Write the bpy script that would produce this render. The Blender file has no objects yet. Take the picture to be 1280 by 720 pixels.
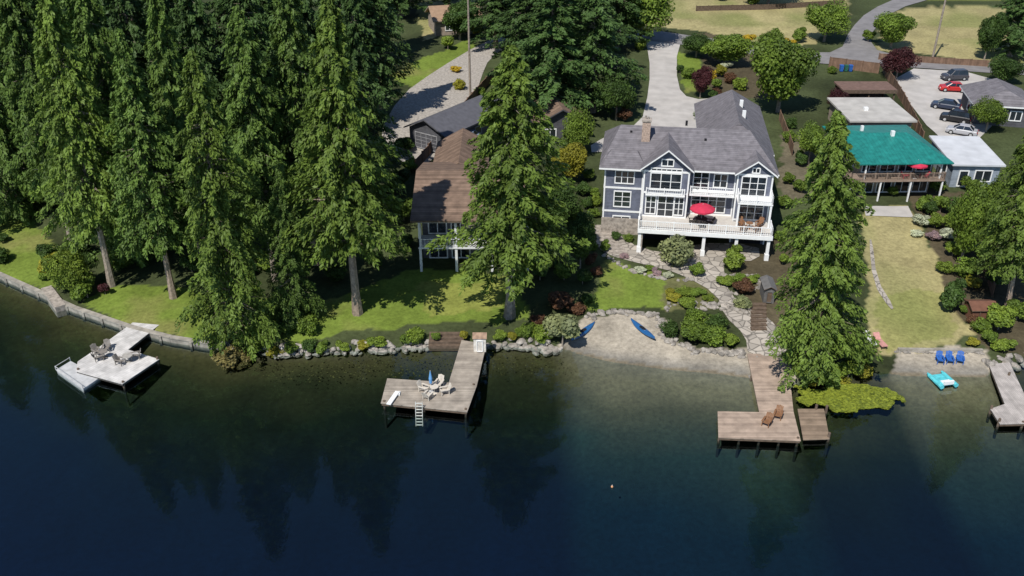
import bpy, math, random
import numpy as np
from mathutils import Vector, Matrix
random.seed(7)
rad=math.radians
# ------------------------------------------------------------------ image pixels projected through the camera onto the ground
H=50.0; TH=rad(29); F=1150.0
cT,sT=math.cos(TH),math.sin(TH)
def ray(px,py):
    u=(px-640)/F; v=(py-360)/F
    return u, cT-v*sT, -sT-v*cT
def at_z(px,py,z):
    a,b,c=ray(px,py); t=(z-H)/c
    return a*t,b*t
shore=[(-900,170),(-300,262),(0,347),(60,374),(95,390),(165,414),(215,427),(262,434),(290,442),(350,441),(400,440),(460,437),(530,433),
 (560,435),(610,430),(660,433),(700,437),(760,452),(830,462),(900,468),(945,474),(985,480),(1040,478),(1085,466),(1120,470),(1235,472),(1262,456),(1300,448),(1500,430),(2200,380)]
sw=[at_z(a,b,0) for a,b in shore]
SX=np.array([p[0] for p in sw]); SY=np.array([p[1] for p in sw])
BX=[at_z(a,b,0)[0] for a,b in [(690,440),(720,445),(940,470),(985,480),(1100,470),(1125,470),(1232,472),(1250,470)]]
BW=[0,1,1,0,0,1,1,0]
DD=[-3000,-40,-12,-4,0,0.5,6,20,30,50,100,250,4000]
HA=[-7,-5,-3,-1.3,-0.5,0.45,0.8,1.6,2.1,3.8,5.5,9,14]
HB=[-7,-5,-2.2,-.7,0,0.06,0.75,1.6,2.1,3.8,5.5,9,14]
def dshore(X,Y): return (Y-np.interp(X,SX,SY))*0.93
def hfun(X,Y):
    d=dshore(X,Y); w=np.interp(X,BX,BW)
    return np.interp(d,DD,HA)*(1-w)+np.interp(d,DD,HB)*w
def G(px,py,dz=0.0):
    z=0.5
    for i in range(40):
        x,y=at_z(px,py,z); z=0.5*z+0.5*float(hfun(x,y))
    x,y=at_z(px,py,z)
    return Vector((x,y,float(hfun(x,y))+dz))
def ztop(Y,py):
    a,b,c=ray(640,py); return H+Y*c/b
def pxm(p):
    return F/(p[1]*cT+(H-p[2])*sT)
# ------------------------------------------------------------------ materials
def newmat(name):
    m=bpy.data.materials.new(name); m.use_nodes=True
    n=m.node_tree.nodes; return m,n,m.node_tree.links,n['Principled BSDF']
def setc(s,c): s.default_value=(c[0],c[1],c[2],1)
def M(name,col,rough=0.7,var=0.25,scale=3.0,bump=0.0,metal=0.0,coord='Object',spec=0.3,depth_fade=False):
    m,n,l,b=newmat(name)
    tc=n.new('ShaderNodeTexCoord')
    nz=n.new('ShaderNodeTexNoise'); nz.inputs['Scale'].default_value=scale; nz.inputs['Detail'].default_value=6
    l.new(tc.outputs[coord],nz.inputs['Vector'])
    mr=n.new('ShaderNodeMapRange'); mr.inputs[1].default_value=.3; mr.inputs[2].default_value=.7
    mr.inputs[3].default_value=1-var; mr.inputs[4].default_value=1+var
    l.new(nz.outputs['Fac'],mr.inputs[0])
    mx=n.new('ShaderNodeVectorMath'); mx.operation='SCALE'; mx.inputs[0].default_value=col[:3]
    l.new(mr.outputs[0],mx.inputs['Scale'])
    if depth_fade:  # colour goes dark below the waterline, painting in light lost in the water
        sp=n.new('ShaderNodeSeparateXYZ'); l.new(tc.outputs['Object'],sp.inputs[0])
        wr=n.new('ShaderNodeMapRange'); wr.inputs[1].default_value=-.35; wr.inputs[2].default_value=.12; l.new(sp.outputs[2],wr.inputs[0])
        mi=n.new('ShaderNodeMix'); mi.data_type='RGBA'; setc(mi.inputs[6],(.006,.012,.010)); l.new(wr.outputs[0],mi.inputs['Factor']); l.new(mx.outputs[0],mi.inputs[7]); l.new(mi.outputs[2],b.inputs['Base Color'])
    else: l.new(mx.outputs[0],b.inputs['Base Color'])
    b.inputs['Roughness'].default_value=rough; b.inputs['Metallic'].default_value=metal
    b.inputs['Specular IOR Level'].default_value=spec
    if bump>0:
        bp=n.new('ShaderNodeBump'); bp.inputs['Strength'].default_value=bump; bp.inputs['Distance'].default_value=.1
        l.new(nz.outputs['Fac'],bp.inputs['Height']); l.new(bp.outputs[0],b.inputs['Normal'])
    return m
def planks(name,col,axis=0,w=0.16,var=0.25,rough=.75,rot=0.0,joint=.55):
    m,n,l,b=newmat(name)
    tc=n.new('ShaderNodeTexCoord'); mp=n.new('ShaderNodeMapping'); mp.inputs['Rotation'].default_value=(0,0,rot)
    l.new(tc.outputs['Object'],mp.inputs[0])
    sp=n.new('ShaderNodeSeparateXYZ'); l.new(mp.outputs[0],sp.inputs[0])
    dv=n.new('ShaderNodeMath'); dv.operation='DIVIDE'; dv.inputs[1].default_value=w; l.new(sp.outputs[axis],dv.inputs[0])
    fl=n.new('ShaderNodeMath'); fl.operation='FLOOR'; l.new(dv.outputs[0],fl.inputs[0])
    wn=n.new('ShaderNodeTexWhiteNoise'); wn.noise_dimensions='1D'; l.new(fl.outputs[0],wn.inputs['W'])
    fr=n.new('ShaderNodeMath'); fr.operation='FRACT'; l.new(dv.outputs[0],fr.inputs[0])
    gt=n.new('ShaderNodeMath'); gt.operation='GREATER_THAN'; gt.inputs[1].default_value=.12; l.new(fr.outputs[0],gt.inputs[0])
    g2=n.new('ShaderNodeMapRange'); g2.inputs[3].default_value=joint; g2.inputs[4].default_value=1; l.new(gt.outputs[0],g2.inputs[0])
    nz=n.new('ShaderNodeTexNoise'); nz.inputs['Scale'].default_value=1.3; nz.inputs['Detail'].default_value=7; l.new(tc.outputs['Object'],nz.inputs['Vector'])
    a=n.new('ShaderNodeMapRange'); a.inputs[3].default_value=1-var; a.inputs[4].default_value=1+var; l.new(wn.outputs['Value'],a.inputs[0])
    a2=n.new('ShaderNodeMapRange'); a2.inputs[1].default_value=.3; a2.inputs[2].default_value=.7; a2.inputs[3].default_value=.75; a2.inputs[4].default_value=1.2; l.new(nz.outputs['Fac'],a2.inputs[0])
    m1=n.new('ShaderNodeMath'); m1.operation='MULTIPLY'; l.new(a.outputs[0],m1.inputs[0]); l.new(g2.outputs[0],m1.inputs[1])
    m2=n.new('ShaderNodeMath'); m2.operation='MULTIPLY'; l.new(m1.outputs[0],m2.inputs[0]); l.new(a2.outputs[0],m2.inputs[1])
    mx=n.new('ShaderNodeVectorMath'); mx.operation='SCALE'; mx.inputs[0].default_value=col[:3]
    l.new(m2.outputs[0],mx.inputs['Scale']); l.new(mx.outputs[0],b.inputs['Base Color'])
    b.inputs['Roughness'].default_value=rough; b.inputs['Specular IOR Level'].default_value=.25
    return m
def leafmat(name,col,var=.35,trans=.22,hue=(1.25,1.1,.8)):
    m,n,l,b=newmat(name)
    at=n.new('ShaderNodeAttribute'); at.attribute_name='tint'
    oi=n.new('ShaderNodeObjectInfo')
    tc=n.new('ShaderNodeTexCoord'); nz=n.new('ShaderNodeTexNoise'); nz.inputs['Scale'].default_value=.45; nz.inputs['Detail'].default_value=3
    l.new(tc.outputs['Object'],nz.inputs['Vector'])
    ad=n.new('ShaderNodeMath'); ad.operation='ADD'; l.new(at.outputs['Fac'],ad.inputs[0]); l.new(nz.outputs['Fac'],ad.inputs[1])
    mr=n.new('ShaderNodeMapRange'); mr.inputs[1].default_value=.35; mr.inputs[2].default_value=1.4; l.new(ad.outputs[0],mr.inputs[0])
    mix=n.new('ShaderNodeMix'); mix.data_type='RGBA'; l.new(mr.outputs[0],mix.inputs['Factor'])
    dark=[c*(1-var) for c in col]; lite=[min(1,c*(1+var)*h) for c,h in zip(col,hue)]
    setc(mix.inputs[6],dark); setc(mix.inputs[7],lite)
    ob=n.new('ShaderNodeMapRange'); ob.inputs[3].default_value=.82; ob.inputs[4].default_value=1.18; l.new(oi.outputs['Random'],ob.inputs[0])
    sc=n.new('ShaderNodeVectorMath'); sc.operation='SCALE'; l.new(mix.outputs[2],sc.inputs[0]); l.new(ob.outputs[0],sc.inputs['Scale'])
    l.new(sc.outputs[0],b.inputs['Base Color']); b.inputs['Roughness'].default_value=.55; b.inputs['Specular IOR Level'].default_value=.2
    tr=n.new('ShaderNodeBsdfTranslucent'); l.new(sc.outputs[0],tr.inputs['Color'])
    ms=n.new('ShaderNodeMixShader'); ms.inputs[0].default_value=trans
    l.new(b.outputs[0],ms.inputs[1]); l.new(tr.outputs[0],ms.inputs[2]); l.new(ms.outputs[0],n['Material Output'].inputs['Surface'])
    return m
white=M('white_paint',(.78,.78,.77),.5,.04,2)
bark=M('bark',(.27,.21,.165),.9,.35,4,.6)
barkg=M('bark_grey',(.28,.235,.19),.9,.3,4,.6)
glassm=M('window_glass',(.018,.024,.032),.06,.5,.6,spec=.8)
siding=planks('blue_grey_siding',(.14,.152,.20),2,.2,.06,.7)
shing=planks('grey_shingles',(.17,.158,.17),1,.3,.10,.85)
stone=M('fieldstone',(.32,.28,.24),.9,.4,2.5,.5)
darkm=M('dark_interior',(.012,.012,.014),.8,.3,1)
# ------------------------------------------------------------------ mesh builder
class MB:
    def __init__(s): s.v=[];s.f=[];s.m=[]
    def add(s,vs,fs,mi=0):
        b=len(s.v); s.v+= [tuple(p) for p in vs]; s.f+=[tuple(b+i for i in f) for f in fs]; s.m+=[mi]*len(fs)
    def box(s,x0,x1,y0,y1,z0,z1,mi=0):
        s.add([(x0,y0,z0),(x1,y0,z0),(x1,y1,z0),(x0,y1,z0),(x0,y0,z1),(x1,y0,z1),(x1,y1,z1),(x0,y1,z1)],
              [(0,3,2,1),(4,5,6,7),(0,1,5,4),(1,2,6,5),(2,3,7,6),(3,0,4,7)],mi)
    def obox(s,p,q,w,z0,z1,mi=0):
        p=Vector(p[:2]);q=Vector(q[:2]);d=(q-p);n=Vector((-d.y,d.x)).normalized()*w/2
        c=[p-n,q-n,q+n,p+n]
        s.add([(a.x,a.y,z0) for a in c]+[(a.x,a.y,z1) for a in c],[(0,3,2,1),(4,5,6,7),(0,1,5,4),(1,2,6,5),(2,3,7,6),(3,0,4,7)],mi)
    def prism(s,pts,z0,z1,mi=0):
        n=len(pts)
        a=sum(pts[i][0]*pts[(i+1)%n][1]-pts[(i+1)%n][0]*pts[i][1] for i in range(n))
        if a<0: pts=pts[::-1]
        s.add([(p[0],p[1],z0) for p in pts]+[(p[0],p[1],z1) for p in pts],
              [tuple(range(n))[::-1],tuple(range(n,2*n))]+[(i,(i+1)%n,n+(i+1)%n,n+i) for i in range(n)],mi)
    def tube(s,p,q,r0,r1=None,n=8,mi=0):
        r1=r0 if r1 is None else r1
        p=Vector(p);q=Vector(q);d=(q-p).normalized(); a=d.orthogonal().normalized(); b=d.cross(a)
        vs=[];
        for c,r in((p,r0),(q,r1)):
            for i in range(n):
                t=2*math.pi*i/n; vs.append(c+(a*math.cos(t)+b*math.sin(t))*r)
        s.add(vs,[(i,(i+1)%n,n+(i+1)%n,n+i) for i in range(n)]+[tuple(range(n))[::-1],tuple(range(n,2*n))],mi)
    def rail(s,p,q,z,h=1.0,mi=0,step=.28):
        s.obox(p,q,.09,z+h-.08,z+h,mi); s.obox(p,q,.06,z+.1,z+.16,mi)
        P=Vector(p[:2]);Q=Vector(q[:2]);L=(Q-P).length;n=max(1,int(L/step))
        for i in range(n+1):
            c=P.lerp(Q,i/n); big=(i%8==0 or i==n); r=.07 if big else .022
            s.box(c.x-r,c.x+r,c.y-r,c.y+r,z,z+h+(.06 if big else -.08),mi)
    def window(s,x,z,w,h,y,cols=1,rows=1,frame=1,glass=2,t=.14):
        y1=y+.02
        s.box(x-t,x,y-.09,y1,z-t,z+h+t,frame); s.box(x+w,x+w+t,y-.09,y1,z-t,z+h+t,frame)
        s.box(x,x+w,y-.10,y1,z+h,z+h+t,frame); s.box(x,x+w,y-.11,y1,z-t,z,frame)
        s.box(x,x+w,y-.03,y1-.01,z,z+h,glass)
        for i in range(1,cols):
            c=x+w*i/cols; s.box(c-.05,c+.05,y-.07,y-.028,z,z+h,frame)
        for j in range(1,rows):
            c=z+h*j/rows; s.box(x,x+w,y-.06,y-.029,c-.03,c+.03,frame)
    def sidewindow(s,y,z,w,h,x,sgn,frame=1,glass=2,t=.13):
        a,b=(x-.02,x+.08) if sgn>0 else (x-.08,x+.02)
        s.box(a,b,y-t,y,z-t,z+h+t,frame); s.box(a,b,y+w,y+w+t,z-t,z+h+t,frame)
        s.box(a,b,y,y+w,z+h,z+h+t,frame); s.box(a,b,y,y+w,z-t,z,frame)
        a,b=(x-.01,x+.03) if sgn>0 else (x-.03,x+.01)
        s.box(a,b,y,y+w,z,z+h,glass)
    def slab(s,quad,t,mi=0,mi2=None):
        n=len(quad); vs=list(quad)+[(p[0],p[1],p[2]-t) for p in quad]
        s.add(vs,[tuple(range(n)),tuple(range(n,2*n))[::-1]],mi)
        s.add(vs,[(i,n+i,n+(i+1)%n,(i+1)%n) for i in range(n)],mi if mi2 is None else mi2)
    def hip(s,x0,x1,y0,y1,z,zr,inx0=None,inx1=None,axis='x',mi=0,trim=1,t=.22):
        if axis=='x':
            ym=(y0+y1)/2; hx0=(y1-y0)/2 if inx0 is None else inx0; hx1=(y1-y0)/2 if inx1 is None else inx1
            A=(x0+hx0,ym,zr);B=(x1-hx1,ym,zr)
            c=[(x0,y0,z),(x1,y0,z),(x1,y1,z),(x0,y1,z)]
            fs=[[c[0],c[1],B,A],[c[2],c[3],A,B],[c[1],c[2],B],[c[3],c[0],A]]
        else:
            xm=(x0+x1)/2; h0=(x1-x0)/2 if inx0 is None else inx0; h1=(x1-x0)/2 if inx1 is None else inx1
            A=(xm,y0+h0,zr);B=(xm,y1-h1,zr)
            c=[(x0,y0,z),(x1,y0,z),(x1,y1,z),(x0,y1,z)]
            fs=[[c[1],c[2],B,A],[c[3],c[0],A,B],[c[0],c[1],A],[c[2],c[3],B]]
        for f in fs: s.slab(f,t,mi,trim)
    def obj(s,name,mats,parent=None,loc=None,rot=0,smooth=False):
        me=bpy.data.meshes.new(name); me.from_pydata(s.v,[],s.f)
        for m in mats: me.materials.append(m)
        me.polygons.foreach_set('material_index',s.m)
        if smooth: me.polygons.foreach_set('use_smooth',[True]*len(s.f))
        me.update(); o=bpy.data.objects.new(name,me); bpy.context.scene.collection.objects.link(o)
        if parent: o.parent=parent
        if loc is not None: o.location=loc
        o.rotation_euler=(0,0,rot); return o
def empty(name,loc=(0,0,0),rot=0,scale=(1,1,1)):
    o=bpy.data.objects.new(name,None); o.location=loc; o.rotation_euler=(0,0,rot); o.scale=scale; o.empty_display_size=.5
    bpy.context.scene.collection.objects.link(o); return o
# ------------------------------------------------------------------ value noise
_lat=np.random.default_rng(3).random((256,256))
def vnoise(X,Y,s):
    x=X/s+1000;y=Y/s+1000; xi=np.floor(x).astype(int);yi=np.floor(y).astype(int);fx=x-xi;fy=y-yi
    fx=fx*fx*(3-2*fx);fy=fy*fy*(3-2*fy)
    g=lambda a,b:_lat[a%256,b%256]
    return (g(xi,yi)*(1-fx)+g(xi+1,yi)*fx)*(1-fy)+(g(xi,yi+1)*(1-fx)+g(xi+1,yi+1)*fx)*fy
def inpoly(X,Y,poly):
    r=np.zeros(X.shape,bool); n=len(poly)
    for i in range(n):
        x0,y0=poly[i];x1,y1=poly[(i+1)%n]
        if y0==y1: continue
        c=((y0>Y)!=(y1>Y))&(X<(x1-x0)*(Y-y0)/(y1-y0)+x0); r^=c
    return r
def wpoly(pts): return [tuple(G(a,b)[:2]) for a,b in pts]
# ------------------------------------------------------------------ ground sheet
xs=np.concatenate([[-4000,-1500,-600,-300,-220],np.arange(-170,-64,1.5),np.arange(-64,64,.4),np.arange(64,171,1.5),[220,300,600,1500,4000]])
ys=np.concatenate([[-3000,-800,-200,-50,10],np.arange(30,66,3),np.arange(66,132,.4),np.arange(132,200,.8),np.arange(200,300,2.5),[320,360,450,700,1500,4500]])
X,Y=np.meshgrid(xs,ys); Z=hfun(X,Y); D=dshore(X,Y)
Z=Z+np.where(D>2,(vnoise(X,Y,7)-.5)*.05,0)
jx=(vnoise(X,Y,1.3)-.5)*1.0+(vnoise(X,Y,4)-.5)*1.0; jy=(vnoise(X+77,Y,1.3)-.5)*1.0+(vnoise(X+77,Y,4)-.5)*1.0
C=np.zeros(X.shape+(3,)); C[:]=(.05,.062,.026)
n1=vnoise(X,Y,9)[...,None]; C=C*(.6+.8*n1)
LAWN=(.135,.185,.032); DRY=(.31,.27,.13); YG=(.20,.22,.05); SOIL=(.085,.07,.042); SAND=(.34,.30,.24)
regs=[
 ([(-300,200),(-60,235),(40,268),(75,310),(80,350),(60,366),(0,338),(-300,252)],LAWN),
 ([(100,376),(150,355),(240,358),(300,372),(400,380),(440,365),(520,335),(640,340),(665,400),(600,405),(530,404),(440,415),(390,425),(265,425),(215,418),(150,400)],LAWN),
 ([(520,352),(625,352),(630,385),(535,395)],YG),
 ([(480,95),(585,48),(600,62),(520,112)],LAWN),
 ([(520,5),(600,0),(590,35),(530,50)],DRY),
 ([(752,325),(838,345),(835,385),(742,388),(748,350)],LAWN),
 ([(830,345),(890,352),(900,388),(828,388)],(.12,.12,.05)),
 ([(843,65),(872,70),(885,112),(855,118)],LAWN),
 ([(872,40),(1000,60),(1000,120),(905,125),(880,100)],SOIL),
 ([(790,2),(1060,-8),(1062,10),(1020,55),(960,58),(870,38),(800,32)],DRY),
 ([(1100,20),(1150,8),(1290,8),(1290,78),(1240,78),(1100,62)],DRY),
 ([(1050,-60),(1400,-60),(1400,0),(1140,0)],YG),
 ([(1078,258),(1140,258),(1172,330),(1190,385),(1215,412),(1200,437),(1120,440),(1090,442),(1084,380),(1080,320)],DRY),
 ([(1100,370),(1185,360),(1200,425),(1100,437)],(.25,.24,.09)),
 ([(1140,240),(1230,240),(1290,340),(1290,440),(1230,440),(1210,405),(1190,385),(1172,330)],SOIL),
 ([(735,398),(800,394),(828,402),(850,430),(925,440),(1000,452),(1000,500),(900,490),(690,470),(700,435)],SAND),
 ([(1120,438),(1228,438),(1245,490),(1118,490)],SAND),
 ([(905,300),(990,300),(1000,420),(950,400),(920,350)],SOIL),
 ([(975,170),(1078,170),(1078,250),(975,250)],(.12,.105,.07)),
]
for poly,col in regs:
    wp=wpoly(poly); m=inpoly(X+jx,Y+jy,wp)&(D>-.5)
    C[m]=col
nn=vnoise(X,Y,3.1)*.6+vnoise(X+9,Y+40,.9)*.4
C*= (.72+.56*nn)[...,None]
dryp=np.clip((vnoise(X+300,Y,5)*.7+vnoise(X+30,Y,1.6)*.3-.52)*4,0,1)*.6
isg=(C[...,1]>C[...,0]*1.25)&(D>0)
C[isg]=C[isg]*(1-dryp[isg][:,None])+np.array((.21,.19,.07))*dryp[isg][:,None]
isd=(C[...,0]>C[...,1])&(C[...,0]>C[...,2]*2)&(D>3)&(C[...,0]>.17)
grp=np.clip((vnoise(X+900,Y,6)-.5)*3,0,1)*.6
C[isd]=C[isd]*(1-grp[isd][:,None])+np.array((.15,.18,.05))*grp[isd][:,None]
bw=np.interp(X,BX,BW)
# damp sand band just above the water line
wetk=np.clip(1-(D+(vnoise(X,Y,2)-.5)*1.2)/2.2,0,1)*(bw>.5)*(D>0)
C=C*(1-wetk[...,None]*np.array((.52,.48,.42)))
# lake bed colour, with the water's light absorption by depth painted in
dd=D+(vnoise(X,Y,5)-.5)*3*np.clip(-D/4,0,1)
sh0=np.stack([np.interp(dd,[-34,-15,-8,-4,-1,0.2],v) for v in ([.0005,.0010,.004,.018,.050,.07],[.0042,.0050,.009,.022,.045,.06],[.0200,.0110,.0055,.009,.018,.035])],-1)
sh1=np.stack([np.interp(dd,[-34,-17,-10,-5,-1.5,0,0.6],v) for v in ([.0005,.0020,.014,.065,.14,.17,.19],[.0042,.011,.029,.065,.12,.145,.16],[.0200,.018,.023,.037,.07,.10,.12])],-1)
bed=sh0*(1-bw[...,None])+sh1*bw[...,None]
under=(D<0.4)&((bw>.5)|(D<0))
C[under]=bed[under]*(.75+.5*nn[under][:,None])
ny,nx=X.shape
co=np.stack([X,Y,Z],-1).reshape(-1,3)
idx=np.arange(nx*ny).reshape(ny,nx)
q=np.stack([idx[:-1,:-1],idx[:-1,1:],idx[1:,1:],idx[1:,:-1]],-1).reshape(-1,4)
def npmesh(name,co,faces,mats,mi=None,tint=None,smooth=False):
    me=bpy.data.meshes.new(name); k=faces.shape[1]
    me.vertices.add(len(co)); me.vertices.foreach_set('co',np.ascontiguousarray(co,dtype=np.float32).ravel())
    me.loops.add(faces.size); me.loops.foreach_set('vertex_index',faces.astype(np.int32).ravel())
    me.polygons.add(len(faces)); me.polygons.foreach_set('loop_start',(np.arange(len(faces))*k).astype(np.int32))
    if mi is not None: me.polygons.foreach_set('material_index',mi.astype(np.int32))
    me.polygons.foreach_set('use_smooth',np.full(len(faces),smooth))
    for m in mats: me.materials.append(m)
    if tint is not None:
        a=me.attributes.new('tint','FLOAT','POINT'); a.data.foreach_set('value',tint.astype(np.float32))
    me.update(calc_edges=True); me.validate(); return me
gm,n,l,b=newmat('ground_cover')
at=n.new('ShaderNodeAttribute'); at.attribute_name='Col'
tc=n.new('ShaderNodeTexCoord'); nz=n.new('ShaderNodeTexNoise'); nz.inputs['Scale'].default_value=2.2; nz.inputs['Detail'].default_value=10; nz.inputs['Roughness'].default_value=.7
l.new(tc.outputs['Object'],nz.inputs['Vector'])
mr=n.new('ShaderNodeMapRange'); mr.inputs[1].default_value=.3;mr.inputs[2].default_value=.7;mr.inputs[3].default_value=.68;mr.inputs[4].default_value=1.32
l.new(nz.outputs['Fac'],mr.inputs[0]); sc=n.new('ShaderNodeVectorMath'); sc.operation='SCALE'
l.new(at.outputs['Color'],sc.inputs[0]); l.new(mr.outputs[0],sc.inputs['Scale']); l.new(sc.outputs[0],b.inputs['Base Color'])
b.inputs['Roughness'].default_value=.95; b.inputs['Specular IOR Level'].default_value=.1
bp=n.new('ShaderNodeBump'); bp.inputs['Strength'].default_value=.5; bp.inputs['Distance'].default_value=.12; l.new(nz.outputs['Fac'],bp.inputs['Height']); l.new(bp.outputs[0],b.inputs['Normal'])
me=npmesh('ground',co,q,[gm],smooth=True)
ca=me.color_attributes.new('Col','FLOAT_COLOR','POINT')
ca.data.foreach_set('color',np.concatenate([C.reshape(-1,3),np.ones((nx*ny,1))],1).astype(np.float32).ravel())
bpy.context.scene.collection.objects.link(bpy.data.objects.new('ground',me))
# ------------------------------------------------------------------ water
wm=bpy.data.materials.new('lake_water'); wm.use_nodes=True; n=wm.node_tree.nodes; l=wm.node_tree.links; n.clear()
out=n.new('ShaderNodeOutputMaterial'); tr=n.new('ShaderNodeBsdfTransparent'); setc(tr.inputs[0],(.88,.96,.98))
gl=n.new('ShaderNodeBsdfGlossy'); gl.inputs['Roughness'].default_value=.02; setc(gl.inputs[0],(.66,.88,1))
fr=n.new('ShaderNodeFresnel'); fr.inputs[0].default_value=1.5
mx=n.new('ShaderNodeMixShader'); tc=n.new('ShaderNodeTexCoord'); mp=n.new('ShaderNodeMapping'); mp.inputs['Scale'].default_value=(1,.55,1)
n1_=n.new('ShaderNodeTexNoise'); n1_.inputs['Scale'].default_value=1.8; n1_.inputs['Detail'].default_value=4
l.new(tc.outputs['Object'],mp.inputs[0]); l.new(mp.outputs[0],n1_.inputs['Vector'])
bp=n.new('ShaderNodeBump'); bp.inputs['Strength'].default_value=.10; bp.inputs['Distance'].default_value=.08; l.new(n1_.outputs['Fac'],bp.inputs['Height'])
l.new(bp.outputs[0],gl.inputs['Normal']); l.new(bp.outputs[0],fr.inputs['Normal'])
l.new(fr.outputs[0],mx.inputs[0]); l.new(tr.outputs[0],mx.inputs[1]); l.new(gl.outputs[0],mx.inputs[2]); l.new(mx.outputs[0],out.inputs[0])
w=MB(); w.add([(-4000,-3000,0),(4000,-3000,0),(4000,300,0),(-4000,300,0)],[(0,1,2,3)]); w.obj('lake_water',[wm])
# ------------------------------------------------------------------ draped sheets
import bmesh
def chaikin(p,k=2):
    for _ in range(k):
        r=[]
        for i in range(len(p)):
            a=Vector(p[i]);c=Vector(p[(i+1)%len(p)]); r+=[tuple(a*.75+c*.25),tuple(a*.25+c*.75)]
        p=r
    return p
def drape(name,pts,mat,off=.06,smooth=1,maxe=1.5):
    wp=wpoly(pts)
    if smooth: wp=chaikin(wp,smooth)
    bm=bmesh.new(); f=bm.faces.new([bm.verts.new((x,y,0)) for x,y in wp]); bmesh.ops.triangulate(bm,faces=bm.faces[:])
    for _ in range(7):
        le=[e for e in bm.edges if e.calc_length()>maxe]
        if not le: break
        bmesh.ops.subdivide_edges(bm,edges=le,cuts=1); bmesh.ops.triangulate(bm,faces=[f for f in bm.faces if len(f.verts)>3])
    for v in bm.verts: v.co.z=float(hfun(v.co.x,v.co.y))+off
    bmesh.ops.recalc_face_normals(bm,faces=bm.faces[:])
    if sum(f.normal.z for f in bm.faces)<0: bmesh.ops.reverse_faces(bm,faces=bm.faces[:])
    me=bpy.data.meshes.new(name); bm.to_mesh(me); bm.free(); me.materials.append(mat)
    o=bpy.data.objects.new(name,me); bpy.context.scene.collection.objects.link(o); return o
def flag(name,col,scale=1.1):
    m,n,l,b=newmat(name)
    tc=n.new('ShaderNodeTexCoord'); v=n.new('ShaderNodeTexVoronoi'); v.inputs['Scale'].default_value=scale; l.new(tc.outputs['Object'],v.inputs['Vector'])
    e=n.new('ShaderNodeTexVoronoi'); e.feature='DISTANCE_TO_EDGE'; e.inputs['Scale'].default_value=scale; l.new(tc.outputs['Object'],e.inputs['Vector'])
    sp=n.new('ShaderNodeSeparateXYZ'); l.new(v.outputs['Color'],sp.inputs[0])
    a=n.new('ShaderNodeMapRange'); a.inputs[3].default_value=.7;a.inputs[4].default_value=1.2; l.new(sp.outputs[0],a.inputs[0])
    g=n.new('ShaderNodeMapRange'); g.inputs[1].default_value=.02;g.inputs[2].default_value=.08;g.inputs[3].default_value=.4;g.inputs[4].default_value=1; l.new(e.outputs['Distance'],g.inputs[0])
    m1=n.new('ShaderNodeMath'); m1.operation='MULTIPLY'; l.new(a.outputs[0],m1.inputs[0]); l.new(g.outputs[0],m1.inputs[1])
    mx=n.new('ShaderNodeVectorMath'); mx.operation='SCALE'; mx.inputs[0].default_value=col; l.new(m1.outputs[0],mx.inputs['Scale']); l.new(mx.outputs[0],b.inputs['Base Color'])
    b.inputs['Roughness'].default_value=.85; return m
flagm=flag('flagstone',(.38,.34,.29)); conc=M('concrete',(.42,.395,.37),.9,.14,.5,.1); asph=M('asphalt',(.2,.19,.19),.9,.15,.6,.1)
gravel=M('gravel',(.33,.30,.265),.95,.3,3,.4)
drape('flagstone_patio',[(738,285),(770,290),(800,312),(862,320),(862,304),(948,306),(950,326),(905,328),(905,342),(912,368),(935,385),(962,398),(978,420),(985,446),(935,446),(932,420),(905,395),(896,368),(850,342),(800,330),(755,318),(740,300)],flagm,.07,1)
drape('driveway',[(802,40),(862,44),(846,60),(846,108),(862,125),(905,122),(900,150),(870,175),(740,195),(738,178),(800,160),(812,110),(812,70)],conc,.06,1)
drape('road',[(700,28),(800,36),(900,50),(1000,66),(1050,66),(1062,38),(1085,14),(1130,-6),(1220,-30),(1240,-18),(1140,4),(1105,22),(1085,48),(1100,68),(1180,76),(1300,82),(1400,86),(1400,100),(1300,96),(1100,82),(1010,80),(900,62),(800,50),(700,42)],asph,.10,1)
drape('parking_court',[(1110,84),(1240,92),(1250,125),(1235,172),(1185,182),(1150,150)],conc,.06,1)
drape('driveway',[(470,175),(500,120),(545,88),(600,55),(640,40),(640,56),(612,72),(600,100),(590,140),(560,185),(520,215),(500,200)],gravel,.06,1)
drape('concrete_path',[(1080,258),(1135,258),(1142,272),(1082,270)],conc,.06,0)
drape('stepping_stone_path',[(1086,300),(1090,300),(1096,350),(1118,385),(1113,388),(1091,354)],flagm,.06,1)
# ------------------------------------------------------------------ vegetation meshes
def quads(cen,u,v,su,sv):
    a=cen-u*su[:,None]; b_=cen+v*sv[:,None]; c=cen+u*su[:,None]; d=cen-v*sv[:,None]
    co=np.stack([a,b_,c,d],1).reshape(-1,3); f=np.arange(len(cen)*4).reshape(-1,4); return co,f
def norm(a): return a/np.maximum(1e-6,np.linalg.norm(a,axis=-1,keepdims=True))
def tubes(segs,n=6):
    co=[];f=[];b0=0
    for p,q,r0,r1 in segs:
        p=np.array(p,float);q=np.array(q,float);d=norm(q-p);a=norm(np.cross(d,[.3,.9,.2]));b_=np.cross(d,a)
        t=np.arange(n)*2*np.pi/n; ring=np.cos(t)[:,None]*a+np.sin(t)[:,None]*b_
        co.append(p+ring*r0);co.append(q+ring*r1)
        for i in range(n): f.append((b0+i,b0+(i+1)%n,b0+n+(i+1)%n,b0+n+i))
        b0+=2*n
    return np.concatenate(co),np.array(f)
def assemble(name,tseg,lc,lf,tint,mats):
    tcx,tf=tubes(tseg); co=np.concatenate([tcx,lc]); f=np.concatenate([tf,lf+len(tcx)])
    mi=np.concatenate([np.zeros(len(tf)),np.ones(len(lf))]); tt=np.concatenate([np.zeros(len(tcx)),tint])
    return npmesh(name,co,f,mats,mi,tt)
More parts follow.
